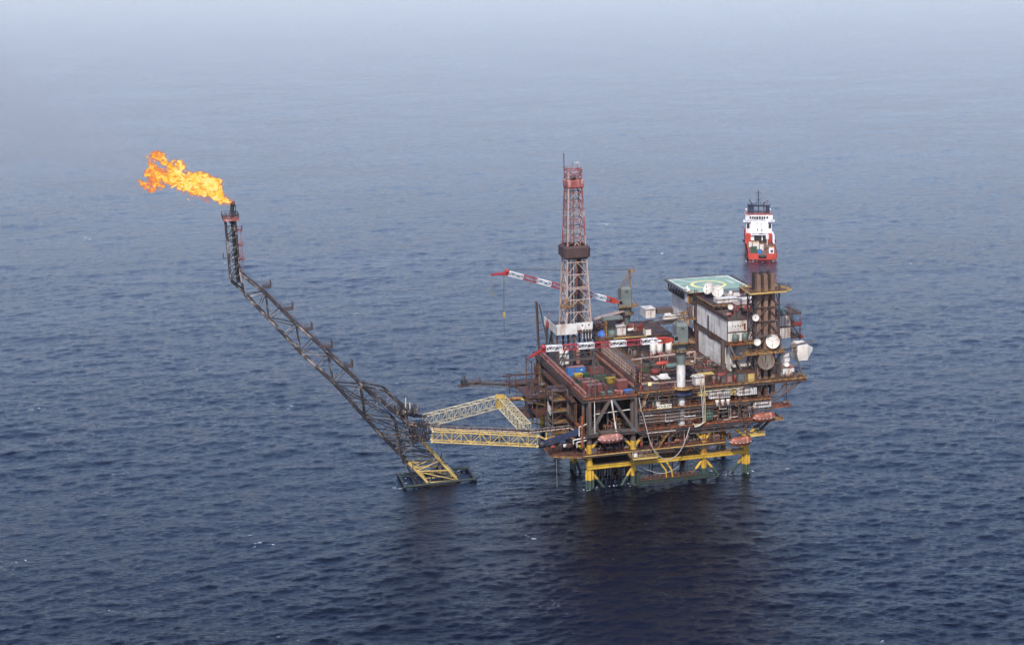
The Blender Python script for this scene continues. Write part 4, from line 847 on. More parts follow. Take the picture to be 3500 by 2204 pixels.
b = MB()
for k in range(9):
    v = 44+k*3; b.bar((53.2, v, 50.9), (53.2, v, HZ-.36), .3); b.bar((53.2, v, 51), (53.2, min(68, v+3), HZ-.5), .2)
for v in range(44, 69, 4): b.bar((53, v, HZ-.8), (77.6, v, HZ-.8), .3, .7)
for u in (58, 64, 70, 76): b.bar((u, 44, 51.2), (u, 44, HZ-.4), .3); b.bar((u, 67, 50.8), (u, 67, HZ-.4), .3)
b.build('support_frame', M['dark_steel'], hd)
t = thing('lookout_hut', 'small white hut with a tan side standing at the helideck corner', 'hut', (53.2, 47, 51)); MB().box(52.2, 44.6, 51, 53.4, 47.2, 56.2).build('body', M['white_paint'], t); MB().box(52.3, 44.4, 50.8, 54.2, 44.59, 55.4).build('side_panel', M['ochre'], t); MB().box(52.13, 45.2, 54.2, 52.19, 45.9, 55).build('window', M['glass_dark'], t); MB().lathe((52.8, 46, 56.2), [(.5, 0), (.4, .5), (.1, .9)], 8).build('beacon', M['white_paint'], t)
t = thing('monitor_post', 'small dark fire monitor posts beside the helideck hut', 'fire monitor', (54.4, 43.4, 53.6)); b = MB(); [b.tube((54.6+k*.7, 43.0, 53.6), (54.6+k*.7, 43.0, 56.2-.3*k), .14) for k in range(3)]; b.bar((54.4, 43, 55.6), (55.8, 43, 55.9), .2); b.build('post', M['dark_steel'], t)
t = thing('knuckle_crane', 'small grey jib crane resting level beside the white accommodation wall', 'crane', (51.8, 43, 44))
MB().bar((51.8, 42, 50.4), (53.0, 42.6, 45.5), 1.3).build('pedestal', M['stained_band'], t); MB().bar((52, 42, 46), (37, 45, 44.6), .45).bar((51.5, 42, 47), (40, 44.6, 46), .35).build('jib', M['grey_steel'], t)
b = MB(); b.box(50.2, 40.8, 45.3, 54.4, 43.4, 45.5); b.tube((51, 41.2, 45.2), (44.8, 41, 36), .25); b.tube((52, 41.2, 45.2), (49, 41, 38), .25); b.build('bracket', M['ochre'], t)

# --- exhaust stacks
GE = 'square exhaust stacks'
for j, v in enumerate((.9, 3.9)):
    for i, u in enumerate((61.7, 64.3, 66.95)):
        row, col_ = ('front', 'rear')[j], ('left', 'middle', 'right')[i]
        t = thing('exhaust_stack', f'brown square exhaust duct, {col_} one in the {row} row', 'exhaust stack', (u, v, D4), GE)
        b = MB(); x1, y1, zt, zb = u+1.5, v+1.7, 69.6+.2*j, 26.6 if j == 0 else D4
        b.box(u, v, zb, x1, y1, zt-2)
        for q in ((u, v, u+.12, y1), (x1-.12, v, x1, y1), (u, v, x1, v+.12), (u, y1-.12, x1, y1)): b.box(q[0], q[1], zt-2, q[2], q[3], zt)
        for k in range(int((zt-zb)/1.35)): z = zb+.6+k*1.35; b.box(u-.05, v-.05, z, x1+.05, y1+.05, z+.1)
        b.build('duct', M['stack_brown' if j == 0 else 'dark_shade_brown'], t); MB().box(u+.12, v+.12, zt-2, x1-.12, y1-.12, zt-1.9).build('black_top_plate', M['black_rubber'], t)  # rear row darkened to paint the gaps' shade; black plate closes each top
t = thing('stack_tower', 'dark braced steel tower with yellow ring walkway holding the exhaust stacks', 'tower', (65.5, 3.5, D4))
CU = ((60.8, .3), (69.7, .3), (69.7, 7), (60.8, 7)); zz = [D4, 38, 43, 48.2, 53.2, 58.2, 63.6]
for c in CU: MB().tube((*c, D4), (*c, 63.6 if c[0] < 65 else 66.5), .32, 8).build('leg', M['dark_steel'], t)
b = MB()
for i in range(4):
    p, q = CU[i], CU[(i+1) % 4]
    for a, c in zip(zz[:-1], zz[1:]):
        b.tube((*p, c), (*q, c), .2); m_ = ((p[0]+q[0])/2, (p[1]+q[1])/2)
        b.tube((*m_, c), (*p, a), .18); b.tube((*m_, c), (*q, a), .18)
b.build('bracing', M['dark_steel'], t)
b = MB(); z = 63.7
ring = [(58.2, -1.6), (71.4, -1.6), (74.4, .8), (73.4, 5), (71, 9), (59, 9)]
for i in range(6): p, q = ring[i], ring[(i+1) % 6]; b.bar((*p, z), (*q, z), .6, .45)
rw = b.build('ring_walkway', M['cream_paint'], t)
MB().rail([(*p, z+.2) for p in ring+[ring[0]]], gap=1.4, t=.09).build('railing', M['ochre'], rw)
b = MB(); b.box(58.2, -1.6, z, 61, 9, z+.12); b.box(69.2, -1.4, z, 72.6, 8.6, z+.1); b.box(61, 6.4, z, 69.2, 9, z+.11); b.box(61, -1.6, z, 69.2, .1, z+.1); b.build('grating', M['brown_steel'], rw)
MB().bar((59, 9, 63.8), (66, 26, 57.5), .9, .2).rail([(58.6, 9, 63.9), (65.6, 26, 57.7)], t=.08).build('link_stair', M['brown_steel'], t)
b = MB(); z = 42.4; b.box(56.5, -1.4, z, 69.9, .15, z+.2); b.box(69.9, -1.4, z, 71, 4, z+.19); b.rail([(56.5, -1.4, z+.2), (71, -1.4, z+.2), (71, 4, z+.2)], t=.1); b.bar((56.5, -1.5, z-.15), (71, -1.5, z-.15), .4, .5); b.build('dish_platform', M['ochre'], t)
b = MB(); b.pipe([(60.8, -.1, 47.8), (69.4, -.1, 48.2), (70.2, -.1, 47.2), (70.2, -.1, 36)], .22, 8); b.build('pipe', M['grey_steel'], t)
MB().box(57.2, -.8, 45.8, 60.2, .9, 46.1).rail([(57.2, .9, 46.1), (57.2, -.8, 46.1), (60.2, -.8, 46.1)], gap=.7, t=.1).build('basket', M['ochre'], t)

# --- satellite dishes
def dish(c, r, face, name, label, col='dish_white', mount=None, depth=.22, group='satellite dishes'):
    t = thing(name, label, 'satellite dish', c, group); z = Vector(face).normalized(); x = z.cross(Vector((0, 0, 1))).normalized(); y = x.cross(z); c = Vector(c)
    n, m = 28, 6; fr, bk = [], []
    for j in range(m+1):
        rr = r*max(.02, j/m); d = -r*depth*(1-(j/m)**2)*1.6
        for i in range(n): a = 2*math.pi*i/n; p = c+x*math.cos(a)*rr+y*math.sin(a)*rr+z*d; fr.append(p); bk.append(p-z*.08)
    b = MB(); q = [(j*n+i, j*n+(i+1) % n, (j+1)*n+(i+1) % n, (j+1)*n+i) for j in range(m) for i in range(n)]
    b.add(fr+bk, q+[tuple(k+len(fr) for k in f[::-1]) for f in q], True); o = m*n
    b.add(fr[o:]+bk[o:], [(i, n+i, n+(i+1) % n, (i+1) % n) for i in range(n)]); b.build('reflector', M[col], t)
    if r > 1.5:
        b = MB(); f = c+z*r*.55
        for k in range(3): a = 2*math.pi*k/3+.5; b.tube(c+x*math.cos(a)*r*.9+y*math.sin(a)*r*.9, f, .05)
        b.tube(f-z*.3, f+z*.2, .18); b.build('feed', M['grey_steel'], t)
    back = c-z*(r*depth*1.6+.15)
    if mount is not None: MB().tube(back, Vector(mount)+Vector((0, 0, 1.0)), .22).tube(Vector(mount), Vector(mount)+Vector((0, 0, 1.1)), .28).build('mount', M['dark_steel'], t)
    return t
dish((60.4, 34.6, 57.0), 2.3, (-.1, -1, .28), 'satellite_dish', 'large round white dish facing the viewer, right of the pair on the accommodation roof', mount=(60.4, 36.2, 53.6))
dish((57.8, 37, 57.8), 2.4, (-.85, -.35, .5), 'satellite_dish', 'large white dish tipped sideways, left of the pair on the accommodation roof', mount=(58.2, 37.6, 53.6))
dish((58.2, 16.5, 55.2), 1.0, (-.5, -1, .1), 'satellite_dish', 'small white dish on a thin pole at the corner of the accommodation roof', mount=(58.3, 17.2, 51.55))
dish((60.6, -.6, 55.0), 1.25, (-.1, -1, .1), 'satellite_dish', 'round white dish high on the left leg of the stack tower', mount=None)
dish((60.7, -1.8, 46.6), 1.25, (-.1, -1, .1), 'satellite_dish', 'round white dish low on the left leg of the stack tower, above the dish platform', mount=(60.7, -1.2, 42.6))
dish((66.7, -1.2, 46.2), 2.45, (-.62, -.9, .32), 'satellite_dish', 'large rust stained white dish on the platform in front of the exhaust stacks', mount=(67.8, -.4, 42.6))
dish((63.9, -2.0, 39.7), 3.05, (-.12, -1, .1), 'satellite_dish', 'very large brown mesh dish hanging below the dish platform', col='mesh_dish', depth=.1)
dish((72.4, -.2, 37.4), .95, (-.3, -1, .1), 'satellite_dish', 'small white dish on the pink roofed cabin at the right end', mount=(72.5, .4, 36.2))
dish((74, 13.5, 55.5), .9, (.2, -1, .1), 'satellite_dish', 'small white dish behind the exhaust stacks above the ribbed modules', mount=(74, 14.2, 51.6))
MB().tube((60.8, -.1, 55), (60.6, -.4, 55), .2).build('dish_bracket', M['dark_steel'], t); MB().bar((63.9, -1.5, 42.3), (63.9, -1.4, 37), .3).build('dish_bracket', M['dark_steel'], t)

# --- cabins, boxes and tanks that stand on the decks
def cabin(name, label, c, size, body, roof, cat='cabin', group=None, doors=True):
    t = thing(name, label, cat, c, group); x, y, z = c; L, W, H = size
    MB().box(x, y, z+.02, x+L, y+W, z+H).build('body', M[body], t); MB().box(x-.12, y-.12, z+H, x+L+.12, y+W+.12, z+H+.14).build('roof', M[roof], t)
    if doors: MB().box(x+L*.12, y-.05, z+.2, x+L*.46, y, z+H*.82).box(x+L*.54, y-.05, z+.2, x+L*.88, y, z+H*.82).build('door', M[body], t)
    b = MB(); [b.box(x+k*L-.08, y-.1, z, x+k*L+.08, y-.01, z+H) for k in (0, 1)]; b.box(x-.1, y-.1, z+H-.3, x+L+.1, y-.01, z+H-.02); b.build('frame', M['grey_steel'], t); return t
cabin('roof_cabin', 'long white container cabin on the accommodation roof behind the dishes', (58.2, 29.5, 51.55), (8.2, 3.4, 3.4), 'white_paint', 'white_paint', doors=False)
cabin('roof_cabin', 'white cabin on the roof, partly behind the pink roofed one', (66.6, 26, 51.55), (5, 4, 3.4), 'white_paint', 'dish_white', doors=False)
cabin('roof_cabin', 'cabin with pale pink roof and brown front on the accommodation roof', (62.3, 21, 51.55), (6.6, 5, 3.0), 'derrick_red', 'derrick_pink')
cabin('roof_cabin', 'low blue grey covered deckhouse behind the cabins, next to the exhaust stacks', (65.6, 38, 53.6), (7.4, 4.4, 1.9), 'clad_white', 'crane_grey', doors=False)
MB().lathe((66.6, 37, 55), [(.1, -1.4), (.8, -1.4), (.8, .4), (.6, .9), (.1, 1.1)], 12).build('radome', M['white_paint'], None, loc=(66.6, 37, 53.6), label='small white radome on the roof under the helideck edge', cat='radome')
MB().lathe((71, 36, 56.4), [(.1, -1.2), (1.1, -.6), (1.1, .6), (.1, 1.2)], 10, 'x').bar((71, 36, 53.6), (71, 36, 55.6), .4).build('winch_drum', M['signal_red'], None, loc=(71, 36, 53.6), label='red drum on the roof beside the helideck edge', cat='drum')
cabin('deck_cabin', 'white cabin with double doors and pink roof at the right end of the main deck', (71, .2, D4), (4.5, 3.6, 3.4), 'white_paint', 'rust_top')
cabin('deck_cabin', 'grey green cabin with rusty roof left of the exhaust stacks on the main deck', (53.6, -1.9, D4), (3.0, 4, 3.4), 'tank_green', 'brown_steel')
cabin('deck_cabin', 'stained cream cabin directly left of the exhaust stacks', (57.1, -1.9, D4), (2.6, 4, 3.3), 'cream_paint', 'brown_steel')
cabin('deck_cabin', 'plain white box cabin at the deck edge right of the front crane', (37.8, -1.6, D4+.3), (3.5, 3.2, 3.0), 'white_paint', 'white_paint', doors=False)
t = thing('hooded_cabin', 'cream white cabin with a pointed hood overhanging the right edge', 'cabin', (77.5, 3, 38)); MB().box(77, 1, 37.8, 80.9, 6, 43.4).add([(77, 1, 43.4), (80.9, 1, 43.4), (80.9, 6, 43.4), (77, 6, 43.4), (77, 2, 44), (80.6, 2, 44), (80.6, 5, 44), (77, 5, 44)], [(0, 1, 5, 4), (1, 2, 6, 5), (2, 3, 7, 6), (3, 0, 4, 7), (4, 5, 6, 7)]).build('body', M['dish_white'], t)
MB().add([(80.9, 1, 43.4), (80.9, 6, 43.4), (80.9, 6, 38.2), (80.9, 1, 38.2), (83.4, 2.2, 41.9), (83.4, 4.8, 41.9), (83.2, 4.8, 40.6), (83.2, 2.2, 40.6)], [(0, 4, 5, 1), (1, 5, 6, 2), (2, 6, 7, 3), (3, 7, 4, 0), (4, 7, 6, 5)]).build('hood', M['dish_white'], t)
b = MB(); b.tube((74, .8, 43.6), (83, .8, 44.6), .25); b.tube((70, .8, 42.4), (77, 2, 42.6), .2); b.tube((71, 1, 41), (77, 1, 41.6), .18); b.tube((78.4, 0, D4), (75.5, .6, 42.6), .38, 8); b.tube((74.5, 4, D4), (73, 5, 40), .3); b.build('support_arm', M['grey_steel'], t); b = MB(); [b.tube((79.3+k*.8, 1.4, 37.8), (79.3+k*.8, 1.4, 34.4), .07) for k in range(4)]; b.build('hanger', M['dark_steel'], t)
MB().add([(71.4, 3, 38), (74.6, 3, 40.6), (75, 3, 37.6), (72.4, 3, 36.2), (71.4, 4, 38), (74.6, 4, 40.6), (75, 4, 37.6), (72.4, 4, 36.2)], [(0, 1, 2, 3), (7, 6, 5, 4), (0, 4, 5, 1), (1, 5, 6, 2), (2, 6, 7, 3), (3, 7, 4, 0)]).build('tilted_panel', M['clad_white'], None, loc=(73, 3, 37), label='tilted pale panel behind the pink roofed cabin at the right end', cat='panel')
# raised module behind the container bay
t = thing('support_module', 'raised brown deck with ochre front rail behind the white silos', 'module', (34, 56, D4)); z = 39.2
MB().box(17, 47, z-.8, 47, 69, z).build('deck', M['deck_plate'], t); b = MB(); [b.bar((u, v, D4), (u, v, z-.8), .5) for u in (20, 27, 34, 40, 46) for v in (48, 58, 67)]; b.bar((20, 47.4, D4), (27, 47.4, z-1), .35); b.bar((34, 47.4, D4), (27, 47.4, z-1), .35); b.bar((40, 47.4, D4), (46, 47.4, z-1), .35); b.build('column', M['dark_steel'], t)
MB().bar((24, 46.8, z-.2), (37, 46.8, z-.2), .25, .3).build('front_beam', M['cream_paint'], t); MB().rail([(19, 47, z), (30, 47, z)], t=.09).build('railing', M['ochre'], t); MB().box(17.5, 49, D4+.1, 46.5, 49.3, z-.9).build('bulkhead', M['black_rubber'], t)  # black sheet paints the shade underneath the raised deck
cabin('module_cabin', 'white box with ochre stairs, on the raised module left of the red bin', (26.3, 50, z), (3.6, 4, 3.2), 'white_paint', 'white_paint', doors=False); cabin('module_cabin', 'cream narrow locker, on the raised module in front of the red bin', (36.4, 46.8, z), (2.4, 2.6, 2.6), 'dish_white', 'brown_steel', doors=False)
cabin('module_cabin', 'pale crate with open brown top beside the rear crane', (30.6, 63, z), (4, 4, 3.2), 'derrick_pink', 'derrick_pink'); skip((35.6, 54, z), (3, 3, 2), 'signal_red', 'module_bin', 'red bin on the brown raised module', 'bins on the raised module'); skip((33.5, 59, z), (3, 2, 1.5), 'derrick_red', 'module_bin', 'dull red bin beside the pale crate', 'bins on the raised module')
t = thing('tarpaulin_heap', 'bright blue tarpaulin heap left of the grey frame', 'tarpaulin', (21.5, 51, z)); b = MB(); rg = random.Random(2); n = 14; vs = [(21.2, 51.4, z+2.2)]
for j, (rr, h) in enumerate(((.9, 2.0), (1.6, 1.3), (1.9, .5), (2.0, 0))): vs += [(21.2+rr*math.cos(6.283*i/n)*(1+rg.uniform(-.12, .12)), 51.4+rr*math.sin(6.283*i/n), z+h+rg.uniform(-.15, .15)*(h > 0)) for i in range(n)]
b.add(vs, [(0, 1+i, 1+(i+1) % n) for i in range(n)]+[(1+j*n+i, 1+(j+1)*n+i, 1+(j+1)*n+(i+1) % n, 1+j*n+(i+1) % n) for j in range(3) for i in range(n)]); b.build('cover', M['tarp_blue'], t)
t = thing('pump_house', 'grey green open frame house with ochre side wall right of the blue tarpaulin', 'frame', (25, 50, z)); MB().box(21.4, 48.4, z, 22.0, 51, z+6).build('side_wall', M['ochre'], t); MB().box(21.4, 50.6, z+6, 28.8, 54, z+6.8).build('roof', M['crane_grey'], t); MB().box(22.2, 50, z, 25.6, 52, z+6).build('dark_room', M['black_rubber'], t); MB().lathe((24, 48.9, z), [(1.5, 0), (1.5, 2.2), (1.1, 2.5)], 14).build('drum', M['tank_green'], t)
cabin('hanging_cabin', 'white slatted cabin raised at the left of the rear wall', (43, 66, 40.8), (4.2, 6, 3.4), 'white_paint', 'white_paint', doors=False); MB().box(48.6, 68, 41.6, 55, 72, 43.6).build('side_deckhouse', M['stained_band'], None, loc=(51, 66, 42), label='grey deckhouse joining the slatted cabin to the rear wall', cat='deckhouse')
t = thing('workboat', 'cream workboat under cover hanging beside the rear wall', 'boat', (50, 56, 43)); b = MB(); b.lathe((51.4, 62, 41.4), [(.1, -3), (.9, -2.2), (1.25, -.6), (1.25, 1.2), (.8, 2.6), (.1, 3.1)], 12, 'x'); b.build('hull', M['dish_white'], t); MB().box(49.6, 61.2, 42.3, 52, 62.8, 43).build('canopy', M['mark_white'], t); MB().box(47, 60.4, 39.3, 54.6, 65, 39.6).build('cradle', M['dark_steel'], t)
for k, (u, lb) in enumerate(((40.1, 'white silo, left of the pair behind the front crane boom'), (43.7, 'white silo, right of the pair behind the front crane boom'), (37.6, 'short grey white silo half hidden left of the silo pair'))):
    t = thing('silo', lb, 'silo', (u, 41.5, D4), 'silos behind the front crane'); MB().lathe((u, 41.5, D4), [(.2, 0), (.9, .4), (1.25, 1.0), (1.25, 5.0), (.9, 5.5), (.2, 5.8)], 18).build('shell', M['clad_white'], t); b = MB(); [b.bar((u+1.4*math.cos(a), 41.5+1.4*math.sin(a), D4), (u+1.4*math.cos(a), 41.5+1.4*math.sin(a), D4+2), .2) for a in (.8, 2.4, 3.9, 5.5)]; b.build('leg', M['dark_steel'], t)
# equipment around the crane foot
def vess(name, label, c, r, L, col, axis='x', cat='tank', group=None):
    t = thing(name, label, cat, c, group); c = Vector(c); MB().vessel(c+Vector((0, 0, r+.5)), r, L, axis).build('shell', M[col], t); b = MB()
    for s_ in (-.3, .3):
        b = MB(); o = Vector((L*s_, 0, 0)) if axis == 'x' else Vector((0, L*s_, 0)); b.box(c.x+o.x-(.15 if axis == 'x' else r*.8), c.y+o.y-(r*.8 if axis == 'x' else .15), c.z, c.x+o.x+(.15 if axis == 'x' else r*.8), c.y+o.y+(r*.8 if axis == 'x' else .15), c.z+r); b.build('saddle', M['dark_steel'], t)
    MB().tube(c+Vector((0, 0, 2*r+.3)), c+Vector((0, 0, 2*r+1.1)), .15).build('nozzle', M['grey_steel'], t); return t
def pump(name, label, c, col, cat='pump', group=None):
    t = thing(name, label, cat, c, group); x, y, z = c; MB().box(x-1, y-.6, z, x+1.1, y+.6, z+.25).build('base', M['dark_steel'], t); MB().lathe((x-.3, y, z+.85), [(.2, -.7), (.5, -.6), (.5, .4), (.3, .5)], 12, 'x').build('motor', M[col], t); MB().lathe((x+.7, y, z+.85), [(.2, -.25), (.6, -.2), (.6, .2), (.2, .25)], 12, 'x').tube((x+.7, y, z+1.3), (x+.7, y, z+2.1), .16).build('casing', M['grey_steel'], t); return t
vess('separator_drum', 'bright red drum with grey end left of the crane pedestal', (29.4, 14.5, D4), 1.15, 4.2, 'signal_red')
vess('process_tank', 'dark green horizontal tank behind the red drum', (27.5, 23, D4), 1.1, 6, 'green_box'); vess('process_tank', 'grey green horizontal tank to the right, behind the crane pedestal', (38.5, 21, D4), 1.0, 7, 'tank_green')
vess('process_tank', 'orange red tank under the pale pipe, left of the crane pedestal', (35.2, 24.5, D4+.4), .8, 5, 'heel_red'); vess('process_tank', 'small pale grey tank beside the crane pedestal', (30.4, 9.6, D4), .9, 3.4, 'clad_white')
vess('process_tank', 'dull brown tank in front of the lower white wall', (47.5, 11, D4), 1.0, 5, 'brown_steel'); vess('process_tank', 'dark red tank near the bottom corner of the white wall', (50.2, 5.2, D4), .8, 3.4, 'signal_red')
cabin('skid_roof', 'flat pale grey panelled roof left of the crane foot', (25.6, 5.4, D4), (5.8, 4.6, 1.6), 'brown_steel', 'clad_white', 'roof', doors=False)
cabin('grated_hatch', 'grey grated hatch on the deck before the lower white wall', (43.2, 12.6, D4), (6.8, 6, .7), 'dark_steel', 'grey_steel', 'hatch', doors=False); cabin('flat_store', 'low store with stained cream top behind the plain white box', (41.8, 4, D4), (5.2, 2.6, 2.2), 'brown_steel', 'cream_paint', 'store', doors=False)
cabin('green_locker', 'olive green locker next to the pipe rack end', (23.4, 17.5, D4), (3.6, 3, 3.2), 'green_box', 'brown_steel', 'locker', doors=False)
cabin('grey_manifold', 'grey railed manifold with pale green panel at the deck edge', (19.4, -1.2, D4), (5.6, 2.6, 1.3), 'grey_steel', 'dark_steel', 'manifold', doors=False)
MB().box(21.2, -.4, D4+1.5, 22.4, -.2, D4+2.6).build('notice_board', M['mark_yellow'], None, loc=(21.8, -.3, D4+1.5), label='pale yellow panel on the grey manifold', cat='panel')
for k, (u, v, lb) in enumerate(((18.6, -.2, 'red gas bottle left of the grey manifold'), (44.8, -1.2, 'red post with white cap right of the plain white box'), (52.4, 8.2, 'red bottle near the foot of the white wall'), (49.6, 1.2, 'red bottle between white wall and deck edge'))):
    MB().lathe((u, v, D4), [(.35, 0), (.35, 1.5), (.15, 1.8), (.15, 2.0)], 10).build('gas_bottle', M['signal_red'], None, loc=(u, v, D4), label=lb, cat='gas bottle', group='red bottles on the main deck')
b = MB(); b.pipe([(24, 27, D4), (24, 27, D4+3.2), (41, 27, D4+4), (48.6, 27, D4+4.3), (48.6, 27, D4)], .32, 8)
for u in (28, 35, 42): b.tube((u, 27, D4), (u, 27, D4+3.6), .2)
b.build('header_pipe', M['derrick_pink'], None, loc=(36, 27, D4), label='thick pale header pipe on posts crossing behind the crane pedestal', cat='pipe')
for k in range(5): MB().tube((20.8, 3+k*1.0, D4+.5+.15*(k % 2)), (29.2-k, 3.4+k*1.0, D4+.5+.15*(k % 2)), .22).build('loose_pipe', M[('derrick_pink', 'brown_steel', 'pale_truss', 'rust_top', 'brown_steel')[k]], None, loc=(24, 3+k, D4+.5), label='pipe lying in the row left of the crane foot, '+('nearest the edge', 'second from the edge', 'pale middle one', 'fourth from the edge', 'farthest from the edge')[k], cat='pipe', group='pipes lying left of the crane foot')
t = thing('stair_frame', 'grey stairway with handrails descending left of the crane pedestal', 'stairs', (31, 16, D4)); MB().stair((27.5, 24, D4+7), (32, 10, D4+.3), 1.2).build('flight', M['grey_steel'], t)
srng = random.Random(23); kinds = 0
adj = ['rusty', 'grey', 'dark', 'red', 'brown', 'pale', 'dark grey']; acol = ['rust_top', 'grey_steel', 'dark_steel', 'signal_red', 'brown_steel', 'clad_white', 'stained_band']
def spots(u0, u1, v0, v1, z, n, where, seed, sc=1.0):
    """a row of varied equipment along one stretch of deck, labelled by its order from the left"""
    rg = random.Random(seed); us = sorted(rg.uniform(u0, u1) for _ in range(n)); 
    for i, u in enumerate(us):
        u = u0+(u1-u0)*(i+.5)/n+rg.uniform(-.3, .3); v = rg.uniform(v0, v1); c = rg.randrange(7); kd = rg.randrange(4)
        od = ('first', 'second', 'third', 'fourth', 'fifth', 'sixth', 'seventh', 'eighth', 'ninth', 'tenth', 'eleventh', 'twelfth')[i]
        kn = ('locker', 'pump', 'tank', 'drum')[kd]; lb = f'{adj[c]} {kn}, {od} from the left {where}'; g = 'equipment '+where
        if kd == 0: cabin('equipment_locker', lb, (u-.9*sc, v, z), (1.8*sc, 1.4, rg.uniform(1.4, 2.6)*sc), acol[c], acol[(c+1) % 3], 'locker', g, doors=rg.random() < .5)
        elif kd == 1: pump('pump', lb, (u, v+.5, z), acol[c], group=g)
        elif kd == 2: vess('small_tank', lb, (u, v+.6, z), rg.uniform(.45, .75)*sc, rg.uniform(1.8, 3), acol[c], group=g)
        else:
            t = thing('upright_tank', lb, 'tank', (u, v+.6, z), g); r = rg.uniform(.5, .85)*sc; h = rg.uniform(1.8, 3.4)*sc; MB().lathe((u, v+.6, z), [(.1, 0), (r, .1), (r, h-.4), (r*.6, h-.08), (.1, h)], 12).build('shell', M[acol[c]], t); MB().tube((u, v+.6, z+h-.1), (u, v+.6, z+h+.6), .1).build('nozzle', M['grey_steel'], t)
spots(18, 58, -1.0, .2, D2, 12, 'on the middle front walkway', 1); spots(20, 58, 3, 6, D2, 12, 'behind the middle front walkway', 2)
spots(19, 37, -.8, .4, D3, 8, 'on the upper front walkway', 3); spots(0, 29, -1.4, .4, D1, 10, 'on the lowest orange railed deck', 4); spots(31, 47, -1.4, .2, D1, 9, 'on the low deck above the boat landing', 5); spots(-11.5, -4, 3, 8, D1+.02, 4, 'on the low left corner platform', 6)
spots(0, 14, 1.5, 4, D2, 6, 'at the bottom of the open truss bay', 7); spots(22.5, 32, 28, 40, D4, 5, 'between the pipe rack and the header pipe', 8); spots(43, 53, 20, 25, D4, 5, 'before the far part of the white wall', 9); spots(29, 38, 50, 58, 39.2, 6, 'on the raised brown module', 10)
spots(22, 31, 8, 11, D4, 6, 'in the rear row by the crane foot', 16, .9); spots(36, 47, 7, 10, D4, 7, 'in the row behind the plain white box', 17, .9); spots(36, 54, 15, 18, D4, 9, 'in the row along the green horizontal tank', 18); spots(22, 40, 30, 38, D4, 9, 'in the row under the front crane boom', 19, 1.2); spots(57, 68, 4, 8, D4, 6, 'in the shade under the dish platform', 20); spots(17.5, 34, 60, 66, 39.2, 7, 'along the module\'s far edge', 21, 1.2); spots(56, 74, 14, 20, 51.55, 8, 'on the accommodation roof front', 22, .8)
spots(44.5, 54, -.9, .6, D4, 5, 'at the main deck edge before the white wall', 12); spots(70, 78, -1.5, -.9, D4, 4, 'at the right end of the main deck', 13, .6); spots(14, 21, -6, -4, D1-1.2, 4, 'on the low projecting balcony', 14, .8); spots(-12, -4, 30, 44, 24.2, 4, 'on the left side platforms', 15)
# cladded modules on the front between deck three and the main deck
GM = 'white ribbed cladding modules on the front'
for (u0_, u1_, z0_, z1_, lb, col) in ((38.9, 42.4, 29.2, 31, 'narrow stained cream cladding module, leftmost', 'cream_paint'), (42.9, 50.6, 28.0, 31, 'widest white cladding module with rounded left corner', 'white_paint'), (50.9, 52.8, 28.6, 30.8, 'small cream cladding module between the two long ones', 'cream_paint'), (53.2, 60.4, 28.2, 30.6, 'long white cladding module next to the exhaust stacks', 'white_paint'), (59.2, 65.8, 23.2, 25.9, 'lower white cladding module under the exhaust stacks', 'white_paint')):
    t = thing('cladding_module', lb, 'module', (u0_, -2, z0_), GM); v0_ = -2.0 if z0_ > 26 else -1.9; c_ = .7
    MB().prism([(u0_, v0_+c_), (u0_+c_, v0_), (u1_, v0_), (u1_, v0_+3), (u0_, v0_+3)], z0_, z1_).build('body', M[col], t); b = MB(); k = u0_+c_+.3
    while k < u1_: b.box(k, v0_-.06, z0_+.05, k+.1, v0_, z1_-.05); k += .8
    b.build('rib', M['stained_band'], t)
for k, u in enumerate((45.6, 47.6, 49.6)): MB().lathe((u, -2.4, 26.9), [(.35, -1.4), (.7, 0), (.75, .5), (.5, .6)], 12).build('intake_cup', M['white_paint'], None, loc=(u, -2.4, 26.4), label=('left', 'middle', 'right')[k]+' of three white cups under the widest cladding module', cat='cup', group='white intake cups')
t = thing('name_sign', 'cream sign reading NC41B-DP4 on the upper front walkway rail', 'sign', (26.2, -2.4, 26.5)); A_ = (23.6, 28.9); MB().box(A_[0], -2.42, 26.45, A_[1], -2.34, 27.75).build('board', M['sign_white'], t)
MB().text('NC41B-DP4', 1.18, (26.25, -2.45, 27.08), (1, 0, 0), (0, 0, 1)).build('lettering', M['mark_black'], t)
t = thing('notice_board', 'slanted white notice board on the left stair tower', 'sign', (-10, 12, 25)); MB().add([(-10.6, 14, 24.4), (-10.6, 10.6, 23.4), (-10.6, 10.6, 26.2), (-10.6, 14, 27.4), (-10.7, 14, 24.4), (-10.7, 10.6, 23.4), (-10.7, 10.6, 26.2), (-10.7, 14, 27.4)], [(0, 1, 2, 3), (7, 6, 5, 4), (0, 4, 5, 1), (1, 5, 6, 2), (2, 6, 7, 3), (3, 7, 4, 0)]).bar((-10.6, 12, 24), (-9.5, 12, 24), .2).build('board', M['white_paint'], t)
t = thing('escape_panel', 'green gas bottle rack with a white edge on the middle front walkway', 'rack', (42.6, -2.3, D2)); MB().box(41.6, -1.9, D2+1.2, 44.2, -1.5, D2+4.6).build('board', M['green_box'], t); b = MB(); [b.lathe((42.2+.9*i, -2, D2+2.2+1.1*j), [(.2, -.3), (.28, -.2), (.28, .3), (.1, .4)], 8) for i in range(2) for j in range(2)]; b.build('bottle', M['tank_green'], t)
